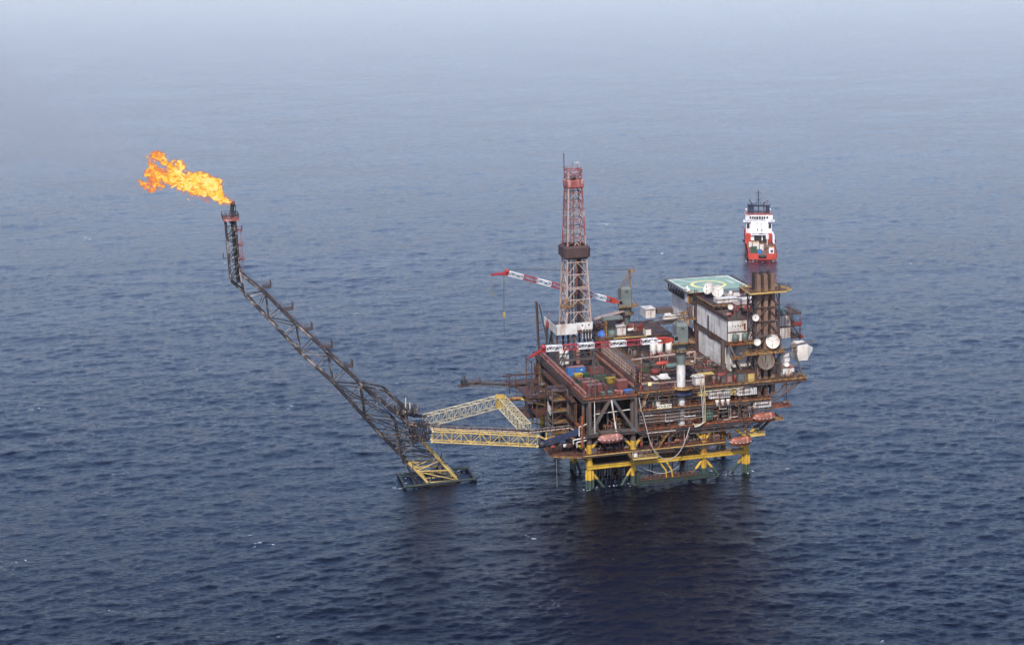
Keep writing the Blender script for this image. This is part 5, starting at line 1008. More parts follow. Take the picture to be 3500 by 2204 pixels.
# --- lifeboats under their davits
def lifeboat(c, L, label, col='lifeboat'):
    t = thing('lifeboat', label, 'lifeboat', c, 'orange lifeboats in davits'); c = Vector(c); n = 13; hull = []; can = []; H = 20
    for i in range(n):
        s_ = -1+2*i/(n-1); w = 1.6*max(.05, (1-abs(s_)**4.5)**.7); x = c.x+s_*L/2
        for j in range(7): a = math.pi*j/6; hull.append((x, c.y-math.cos(a)*w, c.z-math.sin(a)**.7*1.5*(1-.45*s_**4)+.3*s_*s_))
        hgt = 1.7*max(.03, (1-abs(s_)**3.6))**.6
        for j in range(7): a = math.pi*j/6; can.append((x, c.y-math.cos(a)*w*.93, c.z+.02+math.sin(a)*hgt+.3*s_*s_))
    q = [(i*7+j, i*7+j+1, (i+1)*7+j+1, (i+1)*7+j) for i in range(n-1) for j in range(6)]
    MB().add(hull, q, True).build('hull', M['derrick_red' if col != 'lifeboat' else 'lifeboat'], t); MB().add(can, [f[::-1] for f in q], True).build('canopy', M[col], t)
    b = MB()
    for i in range(n-1):
        s0_, s1_ = -1+2*i/(n-1), -1+2*(i+1)/(n-1)
        for sg in (-1, 1):
            if i % 2 == 0: p0 = hull[i*7+(0 if sg < 0 else 6)]; p1 = hull[(i+1)*7+(0 if sg < 0 else 6)]; b.bar((p0[0], p0[1]+sg*.05, p0[2]), (p1[0], p1[1]+sg*.05, p1[2]), .09, .12)
    b.build('grab_line', M['mark_white'], t); MB().box(c.x-.8, c.y-.5, c.z+1.2, c.x+.5, c.y+.5, c.z+1.75).build('hatch', M[col], t)
    b = MB(); zt = c.z+3.0
    for s_ in (-.42, .42): b.bar((c.x+s_*L, c.y+3.2, zt-.3), (c.x+s_*L, c.y-.4, zt), .35); b.tube((c.x+s_*L*.9, c.y, zt), (c.x+s_*L*.9, c.y, c.z+.8), .06); b.bar((c.x+s_*L, c.y+3, zt-3), (c.x+s_*L, c.y+3, zt), .4)
    b.bar((c.x-L*.46, c.y-.4, zt), (c.x+L*.46, c.y-.4, zt), .4); b.build('davit', M['grey_steel'], t)
defm('canopy_pink', (.25, .10, .075), rust=.12, rustcol=(.6, .4, .34))
lifeboat((6.1, -5.0, 18.4), 8.9, 'faded pink orange lifeboat hanging under the open truss bay at the left', 'canopy_pink')
lifeboat((62.2, -4.4, 20.4), 8.4, 'orange brown lifeboat, upper of the two at the right end')
lifeboat((53.4, -4.6, 12.7), 8.3, 'orange lifeboat, lower of the two at the right, before the corner leg')
b = MB(); b.box(60, -3, D2-1.2, 70, 4, D2-1.0); b.rail([(66.8, -3, D2-1), (70, -3, D2-1), (70, 4, D2-1)]); P('right_platform', b, 'ochre'); b = MB(); b.box(66, -3, 22.9, 73, 3, 23.1); b.rail([(66, -3, 23.1), (73, -3, 23.1), (73, 3, 23.1)]); P('right_platform', b, 'orange_rail')
b = MB(); b.box(57.5, -2, D1+1, 63.5, 3, D1+1.2); b.rail([(57.5, -2, D1+1.2), (63.5, -2, D1+1.2), (63.5, 3, D1+1.2)]); b.bar((57.5, -2.1, D1+.9), (63.5, -2.1, D1+.9), .3); P('right_platform', b, 'cream_paint'); P('brace', MB().bar((62, 1, D1+1), (69, 1, D2), .7), 'brown_steel'); P('column', MB().bar((72, -1, 23), (72, -1, 31), .25), 'dark_steel')
vess('gas_vessel', 'small grey tank at the tip of the upper right platform', (71.4, -1.6, 23.1), .6, 2.2, 'grey_steel')
# --- hoses
def hose(pts, r, label):
    cu = [Vector(p) for p in pts]; out = []
    for i in range(len(cu)-1):
        p0, p1, p2, p3 = cu[max(0, i-1)], cu[i], cu[i+1], cu[min(len(cu)-1, i+2)]
        for k in range(6): s_ = k/6; out.append(.5*((2*p1)+(p2-p0)*s_+(2*p0-5*p1+4*p2-p3)*s_*s_+(3*p1-p0-3*p2+p3)*s_**3))
    out.append(cu[-1]); MB().pipe(out, r, 8).build('loading_hose', M['hose'], None, loc=out[len(out)//2], label=label, cat='hose', group='hanging hoses')
hose([PV('R4', 1655, 935, -3.2), PV('R4', 1690, 1130, -3.8), PV('R6', 1935, 80, -4.2), PV('R6', 2030, 450, -4.8), PV('R6', 2110, 640, -5), PV('R7', 250, 795, -5), PV('R7', 345, 830, -5), PV('R7', 440, 808, -5), PV('R7', 540, 715, -4.8), PV('R7', 625, 540, -4.4), PV('R7', 690, 345, -3.6)], .17, 'long grey hose sagging from the main deck edge down to the yellow girder')
hose([PV('R6', 1870, 860, -2.4), PV('R6', 1990, 950, -2.6), PV('R7', 60, 985, -2.8), PV('R7', 200, 1032, -2.8), PV('R7', 330, 1030, -2.8), PV('R7', 440, 985, -2.6), PV('R7', 530, 930, -2.2)], .12, 'thin grey hose sagging under the yellow girder above the boat landing')
MB().tube(PV('R6', 565, 780, -2.4), PV('R6', 575, 1210, -2.4)+Vector((0, 0, -.3)), .06, 5).build('hanging_rope', M['hose'], None, loc=PV('R6', 565, 780, -2.4), label='thin rope hanging from the lower left corner deck to the sea', cat='rope')

# ================================================================ flare boom tower, bridge trusses
VF, VB = 20.5, 25.0
def two(p): return Vector((p.x, VF, p.z)), Vector((p.x, VB, p.z))
def Q(r, x, y): return PV(r, x, y, VF)
fl = thing('flare_tower', 'very tall dark lattice flare tower leaning left out of the sea, top bent upright', 'flare tower', (-48, 22.5, 0))
# lower chord and upper chord of the leaning part, both faces
lo0 = Vector((-56.2, 0, 6)); hi0 = Vector((-44.6, 0, 4))
lo = [Q('S4', 560, 1250), Q('S4', 0, 690), Q('S3', 880, 1090), Q('S3', 545, 785), Q('S3', 212, 432), Q('S2', 350, 1315)]
hi = [Q('S4', 1010, 1275), Q('S4', 500, 740), Q('S3', 1640, 1500), Q('S3', 1180, 1120), Q('S3', 850, 800), Q('S3', 500, 490), Q('S3', 180, 170), Q('S2', 300, 1055)]
base_lo = Vector((-51.0, VF, -1.5)); base_hi = Vector((-40.4, VF, -1.5)); 
ups = Q('S2', 180, 1150)
def chord(pts, r, m, nm='chord', vo=(VF, VB)):
    for v in vo:
        b = MB(); q = [Vector((p.x, v, p.z)) for p in pts]; b.pipe(q, r, 8); b.build(nm, M[m], fl)
ym = lo[0].lerp(lo[1], .38); chord([base_lo, lo[0], ym], .44, 'cream_paint'); chord(lo[:3], .42, 'flare_steel'); chord(lo[2:], .42, 'flare_upper'); chord([base_hi, hi[1]], .44, 'cream_paint'); chord(hi[1:4], .42, 'flare_steel'); chord(hi[3:], .42, 'flare_upper')
# bracing between the chords of the leaning part
def resample(pts, n):
    L = [0]; 
    for a, c in zip(pts[:-1], pts[1:]): L.append(L[-1]+(c-a).length)
    out = []
    for i in range(n+1):
        s_ = L[-1]*i/n; k = max(j for j in range(len(L)) if L[j] <= s_+1e-6); k = min(k, len(pts)-2); out.append(pts[k].lerp(pts[k+1], (s_-L[k])/(L[k+1]-L[k])))
    return out
JL = [Q('S3', x, y) for x, y in ((10, 190), (212, 432), (545, 785), (885, 1105), (1215, 1450))]+[Q('S4', 265, 945)]
JU = [Q('S3', x, y) for x, y in ((180, 165), (500, 495), (835, 815), (1170, 1130), (1530, 1480))]+[Q('S4', 500, 740)]
for i in range(len(JL)):
    m_ = 'flare_upper' if i < 3 else 'flare_steel'
    for v in (VF, VB):
        f = lambda p: Vector((p.x, v, p.z))
        rb = .19 if i < 3 else .26; MB().tube(f(JL[i]), f(JU[i]), rb).build('brace', M[m_], fl)
        if i+1 < len(JL):
            MB().tube(f(JU[i]), f(JL[i+1]), rb).build('brace', M[m_], fl); MB().tube(f(JL[i].lerp(JL[i+1], .5)), f(JU[i]), .16).build('brace', M[m_], fl); MB().tube(f(JU[i].lerp(JU[i+1], .5)), f(JL[i+1]), .16).build('brace', M[m_], fl)
            if i > 2: MB().tube(f(JL[i]), f(JU[i+1]), .2).tube(f(JL[i].lerp(JL[i+1], .5)), f(JU[i].lerp(JU[i+1], .5)), .16).tube(f(JL[i].lerp(JL[i+1], .75)), f(JU[i].lerp(JU[i+1], .3)), .14).build('brace', M[m_], fl)
    b = MB()
    for p in (JL[i], JU[i]): b.tube((p.x, VF, p.z), (p.x, VB, p.z), .16)
    if i+1 < len(JL):
        for a, c in ((JU[i], JU[i+1]), (JL[i], JL[i+1])): b.tube((a.x, VF, a.z), (c.x, VB, c.z), .12)
    b.build('cross_brace', M[m_], fl)
# extra lattice of the lowest, submerged-foot part
nb2 = 4
for i in range(nb2+1):
    f0 = i/nb2
    for v in (VF, VB, 30.2):
        a = Vector((base_lo.x, v, base_lo.z)).lerp(Vector((lo[1].x, v, lo[1].z)), f0*.86+.1); c = Vector((base_hi.x, v, base_hi.z)).lerp(Vector((hi[1].x, v, hi[1].z)), f0*.86+.1); b = MB(); b.tube(a, c, .2)
        if i < nb2:
            a2 = Vector((base_lo.x, v, base_lo.z)).lerp(Vector((lo[1].x, v, lo[1].z)), (i+1)/nb2*.86+.1); c2_ = Vector((base_hi.x, v, base_hi.z)).lerp(Vector((hi[1].x, v, hi[1].z)), (i+1)/nb2*.86+.1)
            b.tube(a, c2_, .16) if i % 2 else b.tube(c, a2, .16)
        b.build('brace', M['cream_paint' if i < 2 else 'flare_steel'], fl)
    b = MB(); b.tube((a.x, VF, a.z), (a.x, 30.2, a.z), .18); b.tube((c.x, VF, c.z), (c.x, 30.2, c.z), .18); b.build('cross_brace', M['flare_steel'], fl)
b = MB(); b.tube(Vector((base_lo.x, 30.2, -1.5)), Vector((lo[1].x, VB, lo[1].z)), .4, 8); b.build('chord', M['flare_steel'], fl); b = MB(); b.tube(Vector((base_hi.x, 30.2, -1.5)), Vector((hi[1].x, VB, hi[1].z)), .4, 8); b.build('chord', M['pale_truss'], fl)
MB().tube((-61.5, VF-.5, 10.5), (-54.6, VF-.5, -1.5), .38, 8).tube((-57.6, VF-.5, 3.8), (-57.6, VF-.5, 8), .16).build('strut', M['flare_steel'], fl)
# upright top section
tl = Q('S2', 113, 360); tr_ = Q('S2', 232, 360); bl = ups; br = Q('S2', 345, 1290); bl_j = Q('S2', 182, 1150)
for v in (VF, VB):
    for (p, q_, m_) in ((bl_j, tl, 'flare_upper'), (br, Q('S2', 300, 1050), 'flare_upper'), (Q('S2', 300, 1050), tr_, 'flare_upper'), (bl_j, br, 'flare_steel')): MB().tube((p.x, v, p.z), (q_.x, v, q_.z), .33, 8).build('chord', M[m_], fl)
nt_ = 6; rt_b = Q('S2', 300, 1050)
for i in range(nt_+1):
    a = bl_j.lerp(tl, i/nt_); c = rt_b.lerp(tr_, i/nt_); b = MB()
    for v in (VF, VB):
        b.tube((a.x, v, a.z), (c.x, v, c.z), .16)
        if i < nt_: a2 = bl_j.lerp(tl, (i+1)/nt_); c2_ = rt_b.lerp(tr_, (i+1)/nt_); b.tube((a.x, v, a.z), (c2_.x, v, c2_.z), .17) if i % 2 == 0 else b.tube((c.x, v, c.z), (a2.x, v, a2.z), .17)
    b.tube((a.x, VF, a.z), (a.x, VB, a.z), .15); b.tube((c.x, VF, c.z), (c.x, VB, c.z), .15); b.build('brace', M['flare_steel'], fl)
ft = Q('S2', 208, 160); fb = Q('S2', 280, 1180)
MB().tube((fb.x, VF+1.6, fb.z), (tr_.x-.8, VF+1.6, tr_.z), .6, 10).tube((tr_.x-.8, VF+1.6, tr_.z-.1), (ft.x, VF+1.6, ft.z), .55, 10).build('flare_pipe', M['black_rubber'], fl)
MB().tube((fb.x+.9, VF+3, fb.z), (tr_.x+.3, VF+3, tr_.z+2), .22, 8).tube((ft.x-.9, VF+1.6, ft.z-3.6), (ft.x-.7, VF+1.6, ft.z-.8), .12).tube((ft.x+.9, VF+1.6, ft.z-3.6), (ft.x+.8, VF+1.6, ft.z-1), .12).build('pilot_pipe', M['flare_steel'], fl)
MB().lathe((ft.x, VF+1.6, ft.z-1.4), [(.6, 0), (.72, .2), (.72, 1.5), (.6, 1.6)], 12).build('flare_tip', M['black_rubber'], fl)
b = MB(); pz = tl.z; b.box(tl.x-1, VF-1, pz-.2, tr_.x+1.2, VB+1, pz); b.box(tl.x-1, VF-1.1, pz-.8, tr_.x+1.2, VF-1, pz); pl_ = b.build('top_platform', M['derrick_red'], fl)
MB().rail([(tl.x-1, VF-1, pz), (tr_.x+1.2, VF-1, pz), (tr_.x+1.2, VB+1, pz), (tl.x-1, VB+1, pz), (tl.x-1, VF-1, pz)], h=1.5, gap=1.1, t=.12).build('railing', M['dark_steel'], pl_)
for y in (520, 705, 885):
    p = Q('S2', 262+(y-520)*.08, y); b = MB(); b.box(p.x, VF, p.z-.1, p.x+1.6, VB-1, p.z+.1); b.rail([(p.x, VF, p.z), (p.x+1.6, VF, p.z), (p.x+1.6, VB-1, p.z)], h=1.5, gap=.8, t=.12); b.tube((p.x+1.2, VF+.5, p.z), (p.x+1.2, VF+.5, p.z-4.5), .08); b.tube((p.x+.7, VF+.5, p.z), (p.x+.7, VF+.5, p.z-4.5), .08); b.build('ladder_landing', M['derrick_red'], fl)
p = Q('S2', 150, 855); MB().pipe([(p.x, VF-.2, p.z), (p.x-1.6, VF-.2, p.z), (p.x-1.6, VF-.2, p.z+1.8)], .16).build('davit', M['dark_steel'], fl)
# walkway with handrails and landings on the upper chord
wk = [Vector((p.x+.3, VF+1.2, p.z+.35)) for p in hi[2:]]; b = MB()
for a, c in zip(wk[:-1], wk[1:]): b.bar(a, c, 1.0, .1)
b.build('walkway', M['brown_steel'], fl); b = MB(); b.rail([tuple(p) for p in wk], h=1.5, gap=1.6, t=.07); b.build('railing', M['dark_steel'], fl)
for k, (x, y) in enumerate(((1040, 945), (830, 745), (620, 560), (420, 350), (190, 120))):
    p = Q('S3', x, y); b = MB(); b.box(p.x-1.4, VF, p.z+.5, p.x+1.4, VB, p.z+.65); b.rail([(p.x-1.4, VF, p.z+.6), (p.x+1.4, VF, p.z+.6), (p.x+1.4, VB, p.z+.6)], h=2.2, gap=.7, t=.1); b.build('rest_landing', M['dark_steel'], fl)
# hump frame with sheave near the bridge joint
b = MB(); A1, B1, C1 = Q('S3', 1180, 1115), Q('S3', 1415, 1165), Q('S3', 1640, 1370); D1_ = Q('S4', 330, 590)
for v in (VF-.4, VB+.4):
    for (p, q_, r) in ((A1, B1, .3), (B1, C1, .42), (C1, D1_, .35)): b.tube((p.x, v, p.z), (q_.x, v, q_.z), r, 8)
    for f in (.25, .5, .75): p = B1.lerp(C1, f); q_ = A1.lerp(D1_, f); b.tube((p.x, v, p.z), (q_.x, v, q_.z), .18)
b.build('hump_frame', M['flare_steel'], fl); p = Q('S4', 368, 398); MB().lathe((p.x, VF-.8, p.z), [(.1, -.4), (1.15, -.4), (1.15, .4), (.1, .4)], 16, 'y').build('sheave', M['black_rubber'], fl)
MB().bar((p.x-1.4, VF, p.z), (p.x-1.2, VF, p.z+5), .35).bar((p.x+.2, VF, p.z), (p.x+.2, VF, p.z+3.2), .35).build('guide_post', M['pale_truss'], fl)
b = MB(); j1 = Q('S4', 420, 700); j2 = Q('S4', 540, 700); j0 = Q('S4', 80, 690)
b.tube((j0.x, VF-.6, j0.z), (j1.x, VF-.6, j1.z), .16, 8); b.lathe((j1.x, VF-.6, j1.z), [(.3, -.5), (.7, -.4), (.7, .4), (.3, .5)], 12, 'y'); b.lathe((j2.x, VF-.6, j2.z), [(.3, -.5), (.65, -.4), (.65, .4), (.3, .5)], 12, 'y'); b.tube((j1.x, VF-.6, j1.z), (j2.x, VF-.6, j2.z), .35, 8); b.build('hinge', M['stained_band'], fl)
# floating mooring frame around the foot
t = thing('floating_frame', 'dark green rectangular pipe frame floating around the foot of the flare tower', 'floating frame', (-48.3, 25, 0)); z = .6
cs = [(-60.7, 18.4), (-36, 19.2), (-36, 31.2), (-60.7, 31.2)]
for i in range(4): MB().tube((*cs[i], z), (*cs[(i+1) % 4], z), .45, 10).build('float_pipe', M['jacket_green'], t)
for c in cs: MB().lathe((*c, z), [(.3, -.7), (.7, -.5), (.7, .5), (.3, .7)], 12).build('corner_float', M['jacket_green'], t)
MB().tube((-57, 19, z), (-57, 31, z), .3).tube((-41, 19.2, z), (-41, 31, z), .3).build('cross_pipe', M['jacket_green'], t)
b = MB()
for (p, q_) in (((-52.4, 19.6, .4), (-46, 28, 6)), ((-47.5, 30, .4), (-46, 27, 8)), ((-49.5, 22, 1.4), (-45.2, 22, 1.6)), ((-46.6, 25, 0), (-46, 25, 7)), ((-51, 24, 5), (-44.5, 24, 5.6))): b.tube(p, q_, .22)
b.build('inner_brace', M['flare_steel'], t)

# --- bridge trusses between flare tower and platform
def bridge(name, label, A, B, w, h, n, rc, rd, m, endm=None):
    A, B = Vector(A), Vector(B); t = thing(name, label, 'bridge', A); d = (B-A).normalized(); s_ = d.cross(Vector((0, 0, 1))).normalized(); u_ = s_.cross(d)
    c = lambda P_: [P_-s_*w/2-u_*h/2, P_+s_*w/2-u_*h/2, P_+s_*w/2+u_*h/2, P_-s_*w/2+u_*h/2]
    a4, b4 = c(A), c(B)
    for a, b_ in zip(a4, b4): MB().tube(a, b_, rc, 8).build('chord', M[m], t)
    b = MB()
    for i in range(n+1):
        cc = [a.lerp(e, i/n) for a, e in zip(a4, b4)]
        for j in range(4): b.tube(cc[j], cc[(j+1) % 4], rd, 6)
        if i < n:
            e = [a.lerp(x, (i+1)/n) for a, x in zip(a4, b4)]
            for j in range(4):
                k = (j+1) % 4
                b.tube(cc[j], e[k], rd, 6) if (i+(j == 3)) % 2 == 0 else b.tube(cc[k], e[j], rd, 6)
    b.build('lattice', M[m], t)
    if endm: b = MB(); [b.lathe(p, [(.1, -.4), (.45, -.3), (.45, .3), (.1, .4)], 10, 'y') for p in a4+b4]; b.build('end_node', M[endm], t)
    return t, a4, b4
VT = 12.0
a_ = (PV('S4', 655, 635, VT)+PV('S4', 658, 765, VT))/2; b_ = (PV('S4', 1978, 690, VT-3)+PV('S4', 1990, 832, VT-3))/2; hgt = (PV('S4', 655, 635, VT)-PV('S4', 658, 765, VT)).z
t, a4, b4 = bridge('bridge_truss', 'yellow lattice bridge truss running level to the flare tower, nearest of the three', a_, b_, 2.6, hgt, 11, .22, .11, 'cream_paint', 'pale_truss')
e = PV('S4', 2105, 750, VT-3.5); MB().tube(b4[2], e, .25, 8).tube(b4[1], e, .25, 8).tube(b4[3], e, .2, 8).lathe(e, [(.1, -.7), (.8, -.6), (.8, .6), (.1, .7)], 12, 'y').tube(e, e+Vector((0, 0, 3.6)), .22).build('end_link', M['cream_paint'], t)
MB().tube(a4[3], (j2.x, VF-.8, j2.z), .2, 8).tube(a4[0], (j2.x, VF-.8, j2.z), .25, 8).tube(a4[2], (j2.x+1.5, VF-.8, j2.z+.6), .2, 8).build('end_link', M['flare_steel'], t)
MB().tube(e, e+Vector((9, 3, .4)), .9, 10).tube(e+Vector((1, 0, -.6)), e+Vector((9, 5, -2)), .45).build('support_arm', M['ochre'], t)
b = MB(); jj = [Vector((j1.x-1, y, z_)) for y, z_ in ((VF-2.4, j1.z-1.5), (VF+2.5, j1.z-1.5), (VF+2.5, j1.z+3.2), (VF-2.4, j1.z+3.2))]; b.truss4(jj, [a4[0]+Vector((-1, 0, 0)), a4[1]+Vector((-1, 6, 0)), a4[2]+Vector((-1, 6, 2)), a4[3]+Vector((-1, 0, 2))], 4, .26, .17); b.build('joint_frame', M['flare_steel'], t)
VA = 40.0
a_ = (PV('S4', 525, 455, 26)+PV('S4', 600, 570, 26))/2; b_ = (PV('S4', 1500, 190, VA)+PV('S4', 1520, 345, VA))/2
t, a4, b4 = bridge('bridge_truss', 'white lattice bridge truss rising away from the flare tower to the yellow apex', a_, b_, 2.8, 3.9, 12, .18, .085, 'pale_truss')
b = MB(); k1 = PV('S4', 385, 520, VB)
for q in a4: b.tube(q, k1+(q-a4[0])*.5, .24)
b.pipe([a4[2], k1+Vector((1, 0, 2.6)), k1+Vector((-3, 0, 2.4))], .3, 8); b.build('end_frame', M['flare_steel'], t)
c_ = (PV('S4', 1905, 590, 14)+PV('S4', 1800, 640, 14))/2
t2, a42, b42 = bridge('bridge_truss', 'pale lattice bridge truss descending from the apex to the pipe bridge', b_+Vector((.6, 0, 0)), c_, 3.0, 3.9, 13, .18, .08, 'pale_truss')
MB().prism([(b_.x-1.6, b_.y-1.4), (b_.x+1.9, b_.y-1.8), (b_.x+1.6, b_.y+1.6), (b_.x-1.2, b_.y+1.6)], b_.z-2.3, b_.z+2.3).build('apex_node', M['yellow_paint'], t2)
pa = b_+Vector((1.6, 0, .6)); pb = PV('S6', 1760, 522, 42); t = thing('support_boom', 'thick yellow pipe boom holding the bridge apex, reaching out from the platform side', 'boom', pa)
MB().tube(pa, pb, .75, 12).build('boom_pipe', M['ochre'], t); MB().tube(pa.lerp(pb, .3), PV('S6', 1745, 720, 34), .5, 10).tube(pa.lerp(pb, .32).lerp(PV('S6', 1745, 720, 34), .6), pa.lerp(pb, .7), .2).build('strut', M['cream_paint'], t); MB().tube(pa.lerp(pb, .55)+Vector((0, 0, 0)), pa.lerp(pb, .55)+Vector((0, 0, -9)), .25).build('hanger_post', M['pale_truss'], t)
# pipe bundle from the platform to the flare tower
t = thing('pipe_bridge', 'long bundle of rusty pinkish flow pipes crossing from the platform to the flare tower', 'pipes', PV('S4', 1100, 600, 16)); cols_ = ['flare_steel', 'derrick_pink', 'stained_band', 'derrick_pink', 'dark_steel', 'cream_paint']
pp = [PV('S4', 330, 520, 21), PV('S4', 560, 565, 20), PV('S4', 1010, 595, 16), PV('S4', 1500, 612, 13), PV('S4', 1900, 632, 10), PV('S4', 2100, 610, 8), PV('S4', 2400, 575, 5), Vector((-3.2, 2, 20.2))]
for k in range(6): MB().pipe([p+Vector((0, .45*(k % 3), -.45*(k//3)-.1*k)) for p in pp], (.26, .3, .22, .2, .24, .16)[k], 7).build('flow_pipe', M[cols_[k]], t)
b = MB(); 
for k in range(30): f = k/29*(len(pp)-2); i = int(f); p = pp[i].lerp(pp[i+1], f-i); b.box(p.x-.1, p.y-.4, p.z-.7, p.x+.1, p.y+1.3, p.z-.55); b.bar((p.x, p.y-.4, p.z-.6), (p.x, p.y-.4, p.z+.6), .1)
b.bar(pp[0]+Vector((0, 1.4, -.8)), pp[4]+Vector((0, 1.4, -.8)), .3); b.build('pipe_rack', M['flare_steel'], t)
MB().box(-62.5, 20.5, 25.4, -55, 27, 27.2).rail([(-62.5, 20.5, 27.3), (-55, 20.5, 27.3)], t=.1).build('landing', M['flare_steel'], fl)
q1, q2 = PV('R6', 350, 520, 2), Vector((-3.4, 1.0, 19.6)); t = thing('gangway', 'dark navy blue covered gangway slanting down to the bridge end', 'gangway', q1)
b = MB(); q1, q2 = PV('R6', 340, 545, -1), PV('R6', 960, 330, -1); b.bar(q1, q2, 1.6, 1.7); b.build('tube_body', M['navy_pipe'], t); MB().lathe(q1, [(.2, -1.2), (1.2, -1), (1.2, 1), (.2, 1.2)], 10, 'x').build('end_joint', M['black_rubber'], t)
b = MB(); [b.bar(q1.lerp(q2, k/12)+Vector((0, -.84, -.8)), q1.lerp(q2, k/12)+Vector((0, -.84, .8)), .1) for k in range(13)]; b.build('rib', M['jacket_green'], t)
# burner boom pointing left behind
t = thing('burner_boom', 'long thin grey boom with a dark burner head, reaching left over the sea', 'burner boom', (-3, 56, 28)); p0 = PV('S6', 180, 290, 56); p1 = PV('S6', 1330, 340, 56); p1e = p1+(p1-p0).normalized()*3
b = MB(); sv = Vector((0, 1.2, 0)); b.truss4([p0-sv+Vector((0, 0, -.5)), p0+sv+Vector((0, 0, -.5)), p0+sv+Vector((0, 0, .5)), p0-sv+Vector((0, 0, .5))], [p1e-sv+Vector((0, 0, -.6)), p1e+sv+Vector((0, 0, -.6)), p1e+sv+Vector((0, 0, .6)), p1e-sv+Vector((0, 0, .6))], 22, .16, .08); b.build('lattice', M['grey_steel'], t)
for k in (-.6, 0, .6): MB().tube(p0+Vector((0, k, .1)), p1e+Vector((0, k, .1)), .2).build('pipe', M['stained_band' if k else 'grey_steel'], t)
MB().box(p0.x-1, p0.y-1.4, p0.z-1, p0.x+1.2, p0.y+1.4, p0.z+.9).tube(p0+Vector((-.2, 0, .9)), p0+Vector((.3, 0, 2.6)), .7, 8, .3).build('burner_head', M['black_rubber'], t); MB().box(p0.x-2, p0.y-2, p0.z-1.2, p0.x+2, p0.y+2, p0.z-1).build('head_platform', M['dark_steel'], t); MB().rail([(p0.x+1, p0.y-1.6, p0.z), (p0.x+6, p0.y-1.6, p0.z), (p0.x+6, p0.y+1.6, p0.z)], h=1.8, gap=1).build('railing', M['grey_steel'], t)
MB().tube(p0+(p1-p0)*.25+Vector((0, 0, .5)), p0+(p1-p0)*.36+Vector((0, 0, 4)), .04).tube(p0+(p1-p0)*.55+Vector((0, 0, .5)), p1e+Vector((4, 0, 12)), .04).build('stay_cable', M['dark_steel'], t)
MB().box(-15, 52, 23, -3, 58, 23.4).bar((-15, 52, 20), (-15, 52, 27), .4).bar((-3, 55, 26), (-17, 55, 26), .5).build('support_bracket', M['brown_steel'], t)

# ================================================================ supply vessel
sp = on_z(2606, 889, 0); hd_ = R_(-6.5)
SM = Matrix.Translation(Vector(sp)) @ Matrix.Rotation(hd_, 4, 'Z')      # ship axes: x starboard, y towards the bow
ship = thing('supply_vessel', 'red and white offshore supply vessel seen from its stern', 'ship', (0, 0, 0), frame=SM)
def SP(name, mb, m, parent=ship, label=None): return mb.build(name, M[m], parent, label=label)
def hull():
    b = MB(); st = [(0, 8.2, 3.9), (2, 8.6, 3.9), (10, 8.8, 3.9), (30, 8.8, 4.1), (42, 8.8, 6.4), (54, 8.0, 8.5), (62, 5.6, 9.8), (68, 2.2, 10.6), (70, .3, 10.8)]
    vs = []; 
    for y, w, h in st: vs += [(-w*.86, y, -1), (-w, y, .9), (-w, y, h), (w, y, h), (w, y, .9), (w*.86, y, -1)]
    n = len(st); fs = [(i*6+j, (i+1)*6+j, (i+1)*6+j+1, i*6+j+1) for i in range(n-1) for j in (0, 1, 3, 4)]+[(0, 1, 4, 5), (4, 1, 2, 3)][:1]
    b.add(vs, fs)
    # transom with a central notch for the stern roller
    b.add([(-8.2, 0, .9), (-8.2, 0, 3.9), (-2.4, 0, 3.9), (-2.4, 0, 2.4), (2.4, 0, 2.4), (2.4, 0, 3.9), (8.2, 0, 3.9), (8.2, 0, .9)], [(0, 1, 2, 3), (0, 3, 4, 7), (4, 5, 6, 7)])
    for s_ in (-1, 1): b.box(s_*7.6 if s_ > 0 else -8.2, 0.02, 2.6, 8.2 if s_ > 0 else -7.6, 42, 4.6); b.box(min(s_*8.1, s_*2.4), .02, 2.6, max(s_*8.1, s_*2.4), .6, 3.9)
    return b
SP('hull', hull(), 'ship_red'); SP('waterline_band', MB().box(-8.0, -.05, -.8, 8.0, .2, .5), 'signal_red')
SP('cargo_deck', MB().box(-7.6, .6, 2.4, 7.6, 42, 2.62), 'wood_deck'); SP('stern_roller', MB().lathe((0, -.1, 2.0), [(.2, -2.3), (.75, -2.3), (.75, 2.3), (.2, 2.3)], 14, 'x'), 'mark_black')
SP('lower_house', MB().box(-8.4, 42, 2.6, 8.4, 62, 8.0), 'ship_red'); SP('superstructure', MB().box(-5.0, 41, 4, 5.4, 58, 15.4), 'ship_white'); SP('superstructure', MB().box(-7.8, 44, 8, 8.0, 60, 14.8), 'ship_white')
SP('dark_opening', MB().box(-3, 40.9, 3, 1.6, 40.98, 7.2).box(2.2, 40.9, 2.8, 4.6, 40.98, 7.6).box(-7.4, 43.9, 11, -5.6, 43.98, 14).box(6, 43.9, 11, 7.6, 43.98, 14), 'mark_black')
br_ = SP('bridge', MB().box(-8.2, 43, 15.6, 8.4, 56, 19.4), 'ship_white'); SP('window', MB().box(-5.6, 42.9, 17.2, -4.6, 42.98, 18.6).box(-4.2, 42.9, 17, -3.2, 42.98, 18.6).box(-2.9, 42.9, 16.8, -1.9, 42.98, 18.6).box(-1.6, 42.9, 16.7, -.4, 42.98, 18.6).box(0, 42.9, 16.7, 1.2, 42.98, 18.6).box(1.6, 42.9, 16.7, 2.6, 42.98, 18.6).box(3, 42.9, 17, 4, 42.98, 18.6).box(4.6, 42.9, 17.2, 5.8, 42.98, 18.6), 'glass_dark', br_)
SP('bridge_wing', MB().box(-9.4, 42.6, 15.2, 9.6, 47, 15.6).rail([(-9.4, 42.6, 15.6), (9.6, 42.6, 15.6)], t=.15), 'ship_white'); SP('bridge_roof', MB().box(-8, 43.2, 19.4, 8.2, 55, 20.1), 'derrick_red', label='red bridge roof band')
